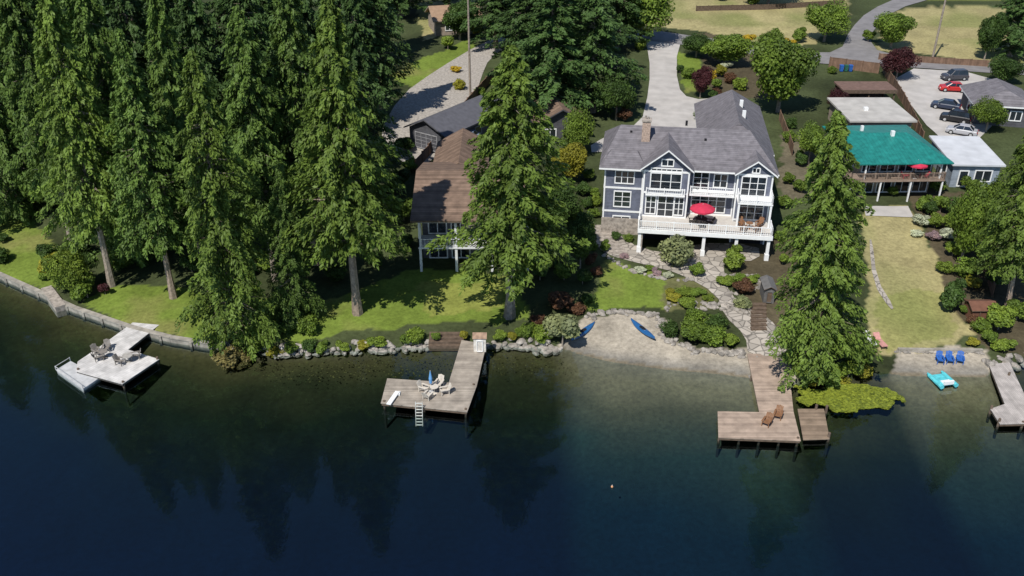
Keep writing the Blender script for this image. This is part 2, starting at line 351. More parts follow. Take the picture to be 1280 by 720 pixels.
def conifer(name,Hh,R,seed,nb,lpb,base,mats,droop=.4,lsz=.3,power=.8,tuft=1.0,lobek=1.0):
    r=np.random.default_rng(seed); segs=[]
    bend=r.normal(0,.25,2)
    def trunk(t): return np.array([bend[0]*math.sin(t*3),bend[1]*math.sin(t*2.3),t*Hh])
    tr_=lambda t:.52*(1-t)**.8+.03
    for i in range(12): segs.append((trunk(i/12),trunk((i+1)/12),tr_(i/12)*(1.35 if i==0 else 1),tr_((i+1)/12)))
    cs=[];us=[];vs=[];su=[];sv=[];ti=[]
    lob=r.uniform(0,6.28,6)
    for i in range(nb):
        q=((i+r.random())/nb)**.92; t=base+(1-base)*q
        az=i*2.399+r.normal(0,.35)
        prof=(1-q)**power*min(1,(q+.05)/.16)**.5
        lobe=1+lobek*(.16*math.sin(2*az+lob[0]+q*5)+.15*math.sin(3*az+lob[1]+q*11)+.14*math.sin(az+lob[2]+q*23)+.08*math.sin(5*az+lob[3]-q*31))
        L=R*prof*lobe*r.uniform(.68,1.16)+.35
        o=trunk(t); dr=np.array([math.cos(az),math.sin(az),0]); sd=np.array([-dr[1],dr[0],0])
        rise=r.uniform(.05,.3)
        n_=int(lpb*(.25+.75*L/R))+6
        s=r.random(n_)**.58
        zz=rise*L*s-droop*L*s**2+.16*L*np.maximum(0,s-.75)
        side=r.uniform(-1,1,n_)*(.14+.22*L)*(1.08-s)**.7*np.where(s<.2,.5,1)
        hang=-r.random(n_)**1.7*(.3+.07*L)
        c=o+dr*(L*s)[:,None]+sd*side[:,None]; c[:,2]+=zz+hang
        c+=r.normal(0,.06,c.shape)
        u=norm(dr*r.uniform(.3,1,n_)[:,None]+sd*(np.sign(side)*r.uniform(.1,1.0,n_))[:,None]+np.array([0,0,-1])*r.uniform(-.1,.8,n_)[:,None])
        nr=norm(np.array([0,0,1.])*r.uniform(.4,1,n_)[:,None]+dr*r.uniform(0,.8,n_)[:,None]+r.normal(0,.4,(n_,3)))
        v=norm(np.cross(nr,u))
        k=lsz*r.uniform(.55,1.3,n_)
        cs.append(c);us.append(u);vs.append(v);su.append(k);sv.append(k*.42*tuft)
        bt_=r.uniform(0,.45)
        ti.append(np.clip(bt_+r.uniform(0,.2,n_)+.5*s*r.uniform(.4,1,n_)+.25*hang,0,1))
        if L>1.2: 
            e=o+dr*L*.55+np.array([0,0,rise*L*.55-droop*L*.3]); segs.append((o,e,.02+.012*L,.012))
    co,f=quads(*[np.concatenate(a) for a in (cs,us,vs,su,sv)])
    return assemble(name,segs,co,f,np.repeat(np.concatenate(ti),4),mats)
def broadleaf(name,Hh,R,seed,nlobe,nleaf,mats,lsz=.2,trunkr=.22,base=.22,flat=1.0):
    r=np.random.default_rng(seed); segs=[]; top=np.array([0,0,Hh*.42])
    segs.append(((0,0,-.3),top*.5,trunkr*1.3,trunkr)); segs.append((top*.5,top,trunkr,trunkr*.8))
    cs=[];ns=[];ti=[]; zc=Hh*(base+(1-base)/2); hz=Hh*(1-base)/2
    for i in range(nlobe):
        d=norm(r.normal(0,1,3)); rr=r.uniform(.25,.72)
        c=np.array([d[0]*R*rr,d[1]*R*rr,zc+d[2]*hz*rr]); lr=R*r.uniform(.26,.48)
        segs.append((top,c,trunkr*.4,.03))
        n_=int(nleaf/nlobe); dirs=norm(r.normal(0,1,(n_,3))); radd=lr*r.uniform(.45,1.15,n_)**.6
        p=c+dirs*radd[:,None]*np.array([1,1,.8*flat]); cs.append(p); ns.append(norm(dirs+r.normal(0,.6,dirs.shape)+[0,0,.3])); ti.append(np.clip(r.uniform(0,.6)+r.uniform(0,.4,n_),0,1))
    c=np.concatenate(cs);nr=np.concatenate(ns); u=norm(np.cross(nr,r.normal(0,1,c.shape)));v=np.cross(nr,u)
    k=lsz*r.uniform(.6,1.3,len(c)); co,f=quads(c,u,v,k,k*.65)
    keep=co[:,2].reshape(-1,4).min(1)>.05
    f=f[keep]
    return assemble(name,segs,co,f,np.repeat(np.concatenate(ti),4),mats)
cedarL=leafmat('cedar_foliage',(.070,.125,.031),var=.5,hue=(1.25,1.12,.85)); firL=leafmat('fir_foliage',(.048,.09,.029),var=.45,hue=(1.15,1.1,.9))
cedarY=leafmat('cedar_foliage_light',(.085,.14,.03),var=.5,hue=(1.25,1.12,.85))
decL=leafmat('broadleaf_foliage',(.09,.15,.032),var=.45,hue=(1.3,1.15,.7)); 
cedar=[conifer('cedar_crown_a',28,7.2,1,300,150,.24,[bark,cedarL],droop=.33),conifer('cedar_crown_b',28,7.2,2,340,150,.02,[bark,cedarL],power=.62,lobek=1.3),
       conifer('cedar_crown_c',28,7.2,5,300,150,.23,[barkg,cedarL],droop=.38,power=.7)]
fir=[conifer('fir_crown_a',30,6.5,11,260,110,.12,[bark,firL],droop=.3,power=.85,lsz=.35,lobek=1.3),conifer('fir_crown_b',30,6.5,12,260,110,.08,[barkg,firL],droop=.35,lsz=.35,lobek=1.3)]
dec=[broadleaf('broad_crown_a',9,4.5,21,34,17000,[barkg,decL]),broadleaf('broad_crown_b',9,4.5,22,28,15000,[barkg,decL])]
shr=[broadleaf('shrub_crown_a',1.7,1.0,31,16,3600,[barkg,decL],lsz=.085,trunkr=.03,base=.0),broadleaf('shrub_crown_b',1.6,1.0,32,22,3600,[barkg,decL],lsz=.08,trunkr=.03,base=.0),
     broadleaf('shrub_crown_c',1.8,1.0,33,10,3200,[barkg,decL],lsz=.095,trunkr=.03,base=.0)]
def place(name,mesh,loc,sc,rz,mat=None,tilt=0):
    o=bpy.data.objects.new(name,mesh); bpy.context.scene.collection.objects.link(o); o.location=loc; o.scale=sc; o.rotation_euler=(0,tilt,rz)
    if mat: o.material_slots[1].link='OBJECT'; o.material_slots[1].material=mat
    return o
def tree(name,px,py,tpy,hw,mesh,h0,r0,mat=None,rz=None,tilt=0):
    p=G(px,py); ht=ztop(p.y,tpy)-p.z; mid=Vector((p.x,p.y,p.z+ht*.3)); R=hw/pxm(mid)
    return place(name,mesh,p-Vector((0,0,.15)),(R/r0,R/r0,ht/h0),random.uniform(0,6.28) if rz is None else rz,mat,tilt)
def ct(px,py,t,hw,k,mat=None,rz=None,tilt=0): tree('cedar_tree',px,py,t,hw,cedar[k],28,7.0,mat,rz,tilt)
def ft(px,py,t,hw,k,mat=None): tree('fir_tree',px,py,t,hw,fir[k],30,6.4,mat)
# shoreline giants
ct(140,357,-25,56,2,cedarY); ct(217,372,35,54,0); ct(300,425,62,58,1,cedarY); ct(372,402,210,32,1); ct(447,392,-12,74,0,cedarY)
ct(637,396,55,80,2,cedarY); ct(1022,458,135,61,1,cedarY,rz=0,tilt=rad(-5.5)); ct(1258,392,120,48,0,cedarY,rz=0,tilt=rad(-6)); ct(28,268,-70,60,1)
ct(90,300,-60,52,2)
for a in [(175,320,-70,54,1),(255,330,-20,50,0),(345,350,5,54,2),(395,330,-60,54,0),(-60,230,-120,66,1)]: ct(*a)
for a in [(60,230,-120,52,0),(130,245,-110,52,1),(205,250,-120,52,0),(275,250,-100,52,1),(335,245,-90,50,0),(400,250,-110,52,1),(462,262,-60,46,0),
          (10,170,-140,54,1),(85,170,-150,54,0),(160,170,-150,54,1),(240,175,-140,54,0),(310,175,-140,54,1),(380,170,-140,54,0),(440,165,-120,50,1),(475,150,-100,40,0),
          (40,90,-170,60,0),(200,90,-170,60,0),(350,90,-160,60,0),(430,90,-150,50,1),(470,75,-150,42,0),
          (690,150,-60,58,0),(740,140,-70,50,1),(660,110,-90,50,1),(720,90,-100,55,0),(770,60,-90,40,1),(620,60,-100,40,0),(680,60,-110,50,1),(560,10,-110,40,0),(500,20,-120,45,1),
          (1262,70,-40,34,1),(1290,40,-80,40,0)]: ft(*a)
DM={'g':decL,'y':leafmat('yellow_green_foliage',(.19,.2,.03)),'d':leafmat('dark_green_foliage',(.04,.08,.022),var=.45),
    's':leafmat('silver_green_foliage',(.17,.21,.12)),'p':leafmat('purple_foliage',(.055,.02,.022),hue=(1.2,1,1)),'r':leafmat('rust_foliage',(.11,.06,.035),hue=(1.1,1,.9)),
    'b':leafmat('olive_brown_foliage',(.13,.11,.045),hue=(1.1,1.1,.9)),
    'l':leafmat('lime_foliage',(.13,.2,.035)),'w':leafmat('white_blossom',(.38,.40,.28),var=.6,hue=(1.2,1.2,1.2)),'k':leafmat('gold_blossom',(.36,.28,.03)),'m':leafmat('mauve_blossom',(.26,.2,.26))}
def bt(px,py,t,hw,k,c='g',name='broadleaf_tree'): tree(name,px,py,t,hw,dec[k],9,4.6,DM[c])
for a in [(972,140,38,50,0,'g'),(955,95,30,20,0,'g'),(905,82,38,34,0,'g'),(870,72,40,22,1,'d'),(1030,52,-2,30,1,'g'),(1113,60,10,30,0,'g'),(1232,165,120,24,1,'g'),(1255,105,68,24,0,'d'),
          (1120,98,55,24,1,'p'),(875,122,80,16,0,'p'),(1045,140,108,14,1,'p'),(712,228,172,26,0,'y'),(770,150,90,28,1,'d'),(800,55,-30,40,1,'g'),(960,6,-50,40,0,'g'),
          (720,195,130,22,1,'g'),(92,370,305,28,1,'l'),(1200,330,225,30,0,'g'),(1225,300,215,24,1,'g'),(575,50,-5,25,0,'d'),(1230,75,10,18,0,'d'),
          (700,290,225,26,1,'d'),(725,335,262,22,0,'d'),(1010,205,150,20,1,'g')]: bt(*a)
def shrub(px,py,rpx,k='g',hs=1.0):
    p=G(px,py); R=rpx/pxm(p); nm={'w':'flowering_shrub','k':'flowering_shrub','m':'flowering_shrub','p':'purple_shrub','r':'rust_shrub'}.get(k,'shrub')
    place(nm,random.choice(shr),p-Vector((0,0,.08)),(R,R*random.uniform(.85,1.1),R*.95*hs),random.uniform(0,6.28),DM[k])
S=[(845,330,27,'s',.95),(918,334,19,'l',1.0),(703,432,30,'s',1.0),(680,425,16,'l'),(660,420,14,'g'),(836,420,15,'d',1.1),(866,424,22,'g',.8),(890,428,22,'g',.8),(912,432,15,'l',.7),
 (870,408,18,'g'),(893,412,16,'d'),(928,385,12,'s'),(928,366,17,'r',.7),(905,355,14,'l',.5),(925,352,14,'g',.5),(942,352,12,'l',.5),(858,383,14,'l',.6),(840,372,14,'y',.5),(855,368,14,'l',.5),(872,370,14,'g',.5),(885,374,10,'l',.5),
 (520,428,15,'l'),(508,430,10,'g'),(470,434,14,'l',.8),(455,436,11,'y',.7),(428,437,11,'l',.8),(405,440,11,'g'),(388,437,12,'d'),(365,440,12,'g',.7),(345,442,14,'y',.5),(320,440,16,'g',.7),(288,456,26,'b',.7),(275,450,14,'g',.8),(310,452,14,'b',.7),(302,460,12,'b',.6),
 (330,420,24,'g'),(360,415,20,'d'),(385,415,18,'g'),(580,425,9,'y'),(625,426,10,'l'),(640,425,10,'y',.7),(650,420,9,'g'),(672,408,12,'r'),(700,385,20,'r',.7),(720,390,14,'r',.6),(735,378,10,'d'),(545,425,8,'g'),
 (90,360,28,'l',1.1),(75,345,22,'y'),(110,372,20,'g'),(132,368,10,'p',1.1),(60,350,10,'g'),
 (870,345,12,'g'),(770,300,8,'d'),(785,302,8,'g'),(742,272,9,'g'),(733,262,9,'d',1.3),(745,258,8,'l',1.5),(757,312,9,'g'),(780,322,8,'m',.6),(800,340,10,'w',.5),(820,342,10,'m',.5),(812,337,8,'g',.5),(835,346,9,'w',.5),
 (1190,385,22,'d',1.2),(1215,405,9,'r'),(1247,412,22,'l',1.1),(1225,415,14,'g'),(1270,400,20,'g'),(1235,430,16,'g',.8),(1255,440,16,'l',.8),(1215,432,10,'y',.7),(1205,392,9,'g'),(1232,398,10,'g'),
 (1155,262,13,'g'),(1150,282,12,'w',.9),(1168,285,13,'l'),(1180,300,13,'w',.9),(1160,268,12,'d'),(1175,265,15,'g'),(1190,285,16,'l'),(1205,312,14,'w',.8),(1190,320,14,'l'),(1205,345,18,'g'),(1180,342,12,'l'),(1215,360,14,'y',.8),(1225,330,20,'g'),(1240,360,18,'d'),(1165,300,10,'m',.8),(1195,270,18,'d'),(1145,295,10,'w',.6),(1240,300,22,'g'),(1260,340,26,'g'),
 (1010,470,20,'l',.7),(1035,474,22,'l',.7),(1060,472,20,'l',.8),(1078,470,16,'y',.7),(1045,480,18,'y',.5),(1015,480,16,'y',.5),(1072,455,18,'g'),(1000,465,14,'g'),
 (1115,245,8,'g',1.2),(985,178,9,'g',1.3),(988,160,9,'d',1.2),(1000,205,12,'d'),(985,230,10,'g'),(1000,240,12,'g'),(1040,252,14,'g',1.2),(980,260,12,'g'),(990,285,14,'d'),(975,300,10,'g'),(1000,310,14,'g'),(978,330,10,'l'),(1030,230,10,'d'),(1015,180,9,'g'),
 (885,102,12,'k',.8),(900,96,10,'y'),(912,104,10,'r'),(895,112,10,'g'),(925,112,12,'l'),(908,86,10,'w',.6),(860,98,10,'g'),(850,92,8,'d'),(862,62,8,'l'),(890,125,9,'d'),(875,150,9,'g',1.2),(780,152,12,'r'),(895,122,9,'r'),
 (985,62,10,'k'),(1000,52,12,'g'),(935,55,12,'k',.7),(1085,52,10,'g'),(800,62,10,'l'),(806,48,9,'y'),(575,112,10,'y'),(600,120,9,'g'),(560,62,12,'l'),(480,100,12,'g'),(570,90,9,'k',.6),(595,45,10,'y'),
 (735,225,10,'g'),(728,245,12,'d'),(700,252,14,'g'),(715,275,16,'g'),(735,290,10,'g'),(690,300,18,'d'),(720,310,16,'d'),(740,330,10,'r'),(745,345,9,'r'),(690,330,18,'d'),(705,350,16,'g'),(728,355,14,'d'),(738,312,10,'g'),(675,350,14,'d'),(690,270,16,'g'),(740,245,9,'g'),
 (1170,240,12,'g'),(1210,240,14,'g'),(940,5,14,'g'),(900,0,14,'g'),(1040,92,7,'g'),(800,0,20,'g'),
 (505,190,14,'d'),(512,215,12,'g'),(500,240,20,'d'),(505,275,20,'g'),(508,310,14,'d'),(470,330,14,'d'),(420,350,16,'d'),(240,340,16,'d'),(180,330,18,'d'),(150,320,18,'d'),(100,320,20,'d'),(300,350,20,'d')]
for s_ in S: shrub(*s_)
for i in range(40):
    shrub(random.uniform(-40,480),random.uniform(170,340),random.uniform(10,20),random.choice('ddg'),.8)
# ------------------------------------------------------------------ rocks
rockm=M('shore_rock',(.27,.245,.215),.95,.5,1.5,.5)
def rocks(name,path,rm,n,spread,seed=1,flat=.7):
    r=np.random.default_rng(seed); bm=bmesh.new(); P=[G(*p) for p in path]
    ls=[(P[i+1]-P[i]).length for i in range(len(P)-1)]; T=sum(ls)
    for i in range(n):
        t=r.random()*T; k=0
        while k<len(ls)-1 and t>ls[k]: t-=ls[k];k+=1
        p=P[k].lerp(P[k+1],min(1,t/ls[k])); x=p.x+r.normal(0,spread); y=p.y+r.normal(0,spread); R=rm*r.uniform(.5,1.4)
        g=bmesh.ops.create_icosphere(bm,subdivisions=2,radius=1)
        a=r.uniform(0,6.28); S3=(R*r.uniform(.8,1.4),R*r.uniform(.7,1.1),R*flat); ph=r.uniform(0,6,3); z=max(-.2,float(hfun(x,y)))
        for v in g['verts']:
            c=v.co; d=1+.16*math.sin(c.x*3+ph[0])+.14*math.sin(c.y*4+ph[1])+.1*math.sin(c.z*5+ph[2])+r.normal(0,.04)
            X_,Y_,Z_=c.x*S3[0]*d,c.y*S3[1]*d,c.z*S3[2]*d
            v.co=(x+X_*math.cos(a)-Y_*math.sin(a),y+X_*math.sin(a)+Y_*math.cos(a),z+Z_+R*.15)
    me=bpy.data.meshes.new(name); bm.to_mesh(me); bm.free(); me.materials.append(rockm)
    o=bpy.data.objects.new(name,me); bpy.context.scene.collection.objects.link(o)
rocks('shore_rocks',[(268,440),(340,444),(400,443),(460,440),(535,436)],.27,190,.28,1)
rocks('shore_rocks',[(610,436),(660,438),(700,440)],.3,90,.3,2)
rocks('garden_rocks',[(735,395),(760,390),(800,392),(826,396)],.26,50,.2,3)
rocks('garden_rocks',[(826,398),(835,425),(870,438),(930,442)],.27,90,.25,4)
rocks('garden_rocks',[(828,388),(850,378),(890,380),(925,378),(935,390),(900,384),(860,386)],.24,80,.2,5)
rocks('garden_rocks',[(755,318),(775,332),(810,345),(850,350),(890,348)],.22,60,.15,6)
rocks('garden_rocks',[(905,345),(945,345),(950,360),(905,368)],.22,50,.15,9)
rocks('garden_rocks',[(1120,440),(1160,440),(1228,440)],.2,50,.12,7)
rocks('shore_rocks',[(1235,455),(1262,462),(1290,452)],.36,40,.3,8)
rocks('shore_rocks',[(940,446),(960,470),(945,474)],.2,24,.2,10)
# ------------------------------------------------------------------ bulkhead wall
bk=M('bulkhead_concrete',(.30,.275,.235),.9,.35,1.2,.3,depth_fade=True)
mb=MB(); pts=[at_z(a,b,0) for a,b in [(-900,170),(-300,262),(0,347),(60,374),(95,390),(165,414),(215,427),(266,435)]]
for i in range(len(pts)-1):
    mb.obox(pts[i],pts[i+1],.42,-1.5,.5,0)
    L=(Vector(pts[i+1])-Vector(pts[i])).length; mb.obox(pts[i],pts[i+1],.55,.5,.62,0)
    for k in range(int(L/2.4)):
        c=Vector(pts[i]).lerp(Vector(pts[i+1]),(k+.5)/max(1,int(L/2.4))); mb.box(c.x-.12,c.x+.12,c.y-.42,c.y-.2,-1,.5,0)
mb.obj('lake_bulkhead_wall',[bk])
mb=MB(); 
a,b=G(1122,439),G(1228,439); mb.obox(a,b,.3,-.2,a.z+.35,0)
mb.obj('retaining_wall',[bk])
timber=M('timber',(.12,.085,.06),.9,.3,3,.3,depth_fade=False); pilem=M('piling_timber',(.13,.095,.07),.9,.3,3,.3,depth_fade=True)
mb=MB()
a,b=G(537,420),G(580,420)
for i in range(4): mb.box(a.x,b.x,a.y-1.6+i*.42,a.y-1.2+i*.42,-.3,.3+i*.22,0)
mb.obj('timber_steps',[timber])
mb=MB(); a=Vector(at_z(58,360,.5));c=Vector(at_z(76,384,.5)); mb.obox(a,c,1.1,-.6,.66); mb.obj('boat_ramp',[stone])
# ------------------------------------------------------------------ docks
def Wz(px,py,z): return at_z(px,py,z)
def dock(polys,planksmat,z,piles,name='dock',pm=timber):
    e=empty(name,(0,0,0)); mb=MB(); fm=MB()
    for i,(pl,zz) in enumerate(polys):
        w_=[Wz(a,b,zz) for a,b in pl]; mb.prism(w_,zz-.06,zz+i*.006,0)
        cx=sum(p[0] for p in w_)/len(w_);cy=sum(p[1] for p in w_)/len(w_)
        w2=[(cx+(p[0]-cx)*.985,cy+(p[1]-cy)*.985) for p in w_]; fm.prism(w2,zz-.28,zz-.062,0)
    mb.obj('decking',[planksmat],e); fm.obj('frame',[pm],e)
    pmb=MB()
    for (a,b,zz,hh) in piles:
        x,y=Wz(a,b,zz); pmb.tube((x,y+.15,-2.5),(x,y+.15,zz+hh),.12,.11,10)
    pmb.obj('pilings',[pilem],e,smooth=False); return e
gd=planks('grey_composite_decking',(.55,.53,.51),0,.3,.08,rot=.6,joint=.75)
d2=planks('weathered_decking',(.34,.295,.245),1,.17,.16)
d3=planks('cedar_decking',(.38,.29,.225),1,.17,.16)
d3b=planks('old_decking',(.23,.17,.12),1,.17,.2)
D1=dock([([(166,403),(199,406),(160,437),(128,431)],.55),([(128,431),(160,437),(199,449),(153,480),(95,464),(97,452)],.55)],gd,.55,[(170,410,.55,-.1),(196,450,.55,.25),(153,479,.55,.15),(97,463,.55,.15)],pm=M('dark_frame',(.06,.055,.05),.8))
mb=MB(); pl=[Wz(a,b,.34) for a,b in [(70,462),(88,451),(126,471),(104,486)]]; mb.prism(pl,.22,.34,0); mb.prism([((p[0]-pl[0][0])*.97+pl[0][0]+.05,(p[1]-pl[0][1])*.97+pl[0][1]) for p in pl],-.2,.22,1)
for i in (0,3): mb.obox(pl[i],pl[(i+1)%4],.05,.68,.73,0)
for c in (0,1,3):
    mb.tube((pl[c][0],pl[c][1],.3),(pl[c][0],pl[c][1],.75),.04,.04,6,0)
mb.obj('boat_lift_platform',[M('aluminium',(.50,.50,.50),.6,.15,2,metal=.1),M('float_hull',(.4,.4,.4),.6)],D1)
D2=dock([([(577,425),(608,430),(596,482),(561,478)],.6),([(484,473),(561,478),(596,482),(584,515),(476,504)],.6)],d2,.6,[(578,432,.6,-.1),(606,436,.6,-.1),(582,513,.6,.12),(530,508,.6,-.1),(480,503,.6,.12),(592,482,.6,.1),(566,470,.6,-.1)])
D3=dock([([(934,442),(984,442),(992,515),(949,515)],.6),([(897,514),(949,515),(992,515),(1001,551),(898,547)],.6)],d3,.6,[(900,545,.6,-.1),(925,546,.6,-.1),(950,547,.6,-.1),(975,548,.6,-.1),(998,549,.6,.1),(940,470,.6,-.1),(988,480,.6,-.1)])
mb=MB(); pl=[Wz(a,b,.36) for a,b in [(997,511),(1030,511),(1037,548),(1004,549)]]; mb.prism(pl,.24,.36,0); mb.prism([Wz(a,b,.24) for a,b in [(999,513),(1029,513),(1035,547),(1006,548)]],-.15,.238,1)
mb.obj('lower_float',[d3b,timber],D3)
mb=MB()
for a in [(1033,512),(1020,511),(1036,546)]:
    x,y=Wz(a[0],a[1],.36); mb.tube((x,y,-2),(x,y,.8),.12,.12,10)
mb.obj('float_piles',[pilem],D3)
D4=dock([([(1236,455),(1262,453),(1284,500),(1256,505)],.55),([(1256,505),(1284,500),(1340,500),(1350,528),(1250,530),(1238,511)],.55)],planks('pale_decking',(.42,.38,.35),0,.17,.1),.55,[(1250,528,.55,.3),(1280,529,.55,.1),(1240,512,.55,.3),(1262,470,.55,.3)])
mb=MB(); x,y=Wz(524,510,.6)
for s in(-.3,.3): mb.tube((x+s,y,1.3),(x+s,y-.7,-.9),.035,n=6)
for i in range(8): 
    t=i/7*.95; mb.box(x-.3,x+.3,y-.7*t-.06,y-.7*t+.06,1.1-2.0*t,1.14-2.0*t)
mb.obj('ladder',[M('ladder_metal',(.5,.5,.46),.5)],D2)
mb=MB(); a=Wz(497,490,.75); mb.obox(a,(a[0]-.6,a[1]-2.0),.42,.78,.85); mb.box(a[0]-.25,a[0]+.25,a[1]-.4,a[1]+.1,.61,.78); mb.obj('diving_board',[white],D2)
mb=MB(); x,y=Wz(600,437,.6); mb.box(x-.6,x+.6,y-.45,y+.45,.607,2.2); mb.slab([(x-.7,y-.55,2.2),(x+.7,y-.55,2.2),(x+.7,y,2.6),(x-.7,y,2.6)],.06,1); mb.slab([(x+.7,y+.55,2.2),(x-.7,y+.55,2.2),(x-.7,y,2.6),(x+.7,y,2.6)],.06,1)
mb.add([(x-.6,y-.44,2.2),(x-.6,y+.44,2.2),(x-.6,y,2.52),(x+.6,y-.44,2.2),(x+.6,y+.44,2.2),(x+.6,y,2.52)],[(0,2,1),(3,4,5)],0)
mb.window(x-.25,.75,.5,1.15,y-.45,1,1,2,0,.06)
mb.obj('dock_storage_shed',[M('cream_paint',(.6,.56,.5),.8),M('weathered_shingle',(.3,.2,.14),.9,.3,3),white],D2)
# ------------------------------------------------------------------ furniture
def adirondack(loc,rz,mat,name='adirondack_chair',sc=1.0):
    mb=MB()
    for s in(-.3,.3): mb.box(s-.03,s+.03,-.4,-.33,0,.55); mb.box(s-.03,s+.03,.3,.37,0,.5); mb.box(s-.08,s+.08,-.45,.4,.55,.59)
    for i in range(6): y=-.38+i*.12; z=.40-.02*i; mb.box(-.27,.27,y,y+.1,z-.02,z)
    for i in range(5):
        x=-.24+i*.12; top=1.0-.04*abs(i-2)
        mb.add([(x-.05,.3,.3),(x+.05,.3,.3),(x+.05,.58,top),(x-.05,.58,top),(x-.05,.33,.3),(x+.05,.33,.3),(x+.05,.61,top),(x-.05,.61,top)],[(0,1,2,3),(7,6,5,4),(0,3,7,4),(1,5,6,2),(3,2,6,7)])
    return mb.obj(name,[mat],None,loc,rz)
def table(loc,r,mat,h=.74):
    mb=MB(); mb.tube((0,0,h-.05),(0,0,h),r,r,16); mb.tube((0,0,0),(0,0,h-.05),.05,.05,8); mb.tube((0,0,0),(0,0,.04),.3,.25,10)
    return mb.obj('patio_table',[mat],None,loc)
def umbrella(loc,r,mat,open_=True,h=2.5):
    mb=MB(); mb.tube((0,0,0),(0,0,h+.1),.03,n=8,mi=1); mb.tube((0,0,0),(0,0,.08),.28,.25,12,1)
    N=16
    if open_:
        vs=[(0,0,h)]
        for rr,z in((.5,h-.12),(1,h-.5)):
            for i in range(N):
                a=2*math.pi*i/N; k=rr*r*(1 if i%2==0 else .955); vs.append((k*math.cos(a),k*math.sin(a),z))
        for i in range(N):
            a=2*math.pi*i/N;k=r*(1 if i%2==0 else .955); vs.append((k*math.cos(a),k*math.sin(a),h-.68))
        fs=[(0,1+i,1+(i+1)%N) for i in range(N)]
        for k in(0,1): fs+=[(1+k*N+i,1+(k+1)*N+i,1+(k+1)*N+(i+1)%N,1+k*N+(i+1)%N) for i in range(N)]
        mb.add(vs,fs,0)
    else:
        mb.tube((0,0,1.0),(0,0,1.5),.13,.17,10); mb.tube((0,0,1.5),(0,0,h),.17,.04,10)
    return mb.obj('patio_umbrella',[mat,M('umbrella_pole',(.5,.5,.5),.4)],None,loc)
redc=M('red_canvas',(.50,.03,.07),.8,.1); bluec=M('blue_canvas',(.12,.3,.55),.8,.1); wood=M('teak',(.22,.11,.055),.7,.2,4); dark=M('dark_wicker',(.05,.045,.04),.8); cream=M('cream_fabric',(.55,.5,.43),.9,.1); bluep=M('blue_plastic',(.03,.12,.4),.4); grw=M('grey_wicker',(.2,.18,.16),.9)
def wl(px,py,z): x,y=Wz(px,py,z); return Vector((x,y,z))
adirondack(wl(958,531,.61),rad(-35),wood); adirondack(wl(972,522,.61),rad(-25),wood)
umbrella(wl(539,490,.61),1.2,bluec,False,2.3)
table(wl(543,491,.61),.42,cream)
for a,r in [((530,489),60),((556,492),-70),((535,498),150),((549,483),-20)]: adirondack(wl(*a,.61),rad(r),cream,'deck_chair')
table(wl(131,447,.56),.4,grw)
for a,r in [((122,443),50),((134,438),10),((124,450),120)]: adirondack(wl(*a,.56),rad(r),grw,'deck_chair')
table(wl(161,452,.56),.5,M('stone_top',(.35,.33,.3),.7)); 
for a,r in [((151,455),70),((170,448),-70)]: adirondack(wl(*a,.56),rad(r),grw,'deck_chair')
for x in (1174,1186,1199): adirondack(G(x,453),rad(random.uniform(-20,20)),bluep)
def lounge(loc,rz,mat):
    mb=MB(); mb.box(-.33,.33,-1,.35,.3,.38,0)
    mb.add([(-.33,.35,.3),(.33,.35,.3),(.33,.95,.75),(-.33,.95,.75),(-.33,.35,.38),(.33,.35,.38),(.33,.93,.83),(-.33,.93,.83)],[(0,3,2,1),(4,5,6,7),(0,1,5,4),(1,2,6,5),(2,3,7,6),(3,0,4,7)],0)
    for x in(-.28,.28):
        for y in(-.9,.3): mb.box(x-.03,x+.03,y-.03,y+.03,0,.3,1)
    return mb.obj('sun_lounger',[mat,dark],None,loc,rz)
lounge(G(1087,428),rad(15),M('white_fabric',(.72,.7,.68),.9)); lounge(G(1099,430),rad(10),M('rose_fabric',(.5,.25,.22),.9))
lounge(G(366,412),rad(-40),M('pale_fabric',(.6,.6,.62),.9))
def kayak(p,rz,col):
    mb=MB(); N=14; L=4.2; rings=[]
    for i in range(N+1):
        s=-1+2*i/N; w=.36*(1-abs(s)**2.4)+.012; zt=.34+.14*s*s; zb=.0+.24*abs(s)**3
        rings.append([(-w*.5,s*L/2,zb),(-w,s*L/2,(zt+zb)/2),(-w*.85,s*L/2,zt-.03),(0,s*L/2,zt+.04),(w*.85,s*L/2,zt-.03),(w,s*L/2,(zt+zb)/2),(w*.5,s*L/2,zb)])
    vs=[p_ for r_ in rings for p_ in r_]; fs=[];K=7
    for i in range(N):
        for j in range(K): fs.append((i*K+j,(i+1)*K+j,(i+1)*K+(j+1)%K,i*K+(j+1)%K))
    mb.add(vs,fs+[tuple(range(K)),tuple(range(N*K,N*K+K))[::-1]],0)
    t=[(.22*math.cos(a),.5*math.sin(a),.405) for a in [2*math.pi*i/14 for i in range(14)]]; mb.add(t,[tuple(range(14))],1)
    t2=[(.26*math.cos(a),.55*math.sin(a),.37) for a in [2*math.pi*i/14 for i in range(14)]]
    mb.add(t+t2,[(i,(i+1)%14,14+(i+1)%14,14+i) for i in range(14)],0)
    mb.obj('kayak',[col,darkm],None,p,rz)
kb=M('kayak_blue',(.02,.10,.26),.3,.1)
kayak(G(729,417),rad(-38),kb); kayak(G(803,414),rad(28),kb)
mb=MB()
tq=M('turquoise_vinyl',(.1,.5,.55),.4)
for x in(-.75,.75): mb.tube((x,-1,.22),(x,1,.22),.22,.2,10); mb.tube((x,1,.22),(x,1.35,.3),.2,.07,10)
mb.box(-.6,.6,-.8,.9,.2,.34,0); mb.box(-.5,.5,-.9,-.7,.34,.7,1); mb.box(-.45,.45,-.7,-.2,.34,.42,1)
mb.obj('pedal_boat',[tq,white],None,wl(1178,478,.02),rad(12))
mb=MB()
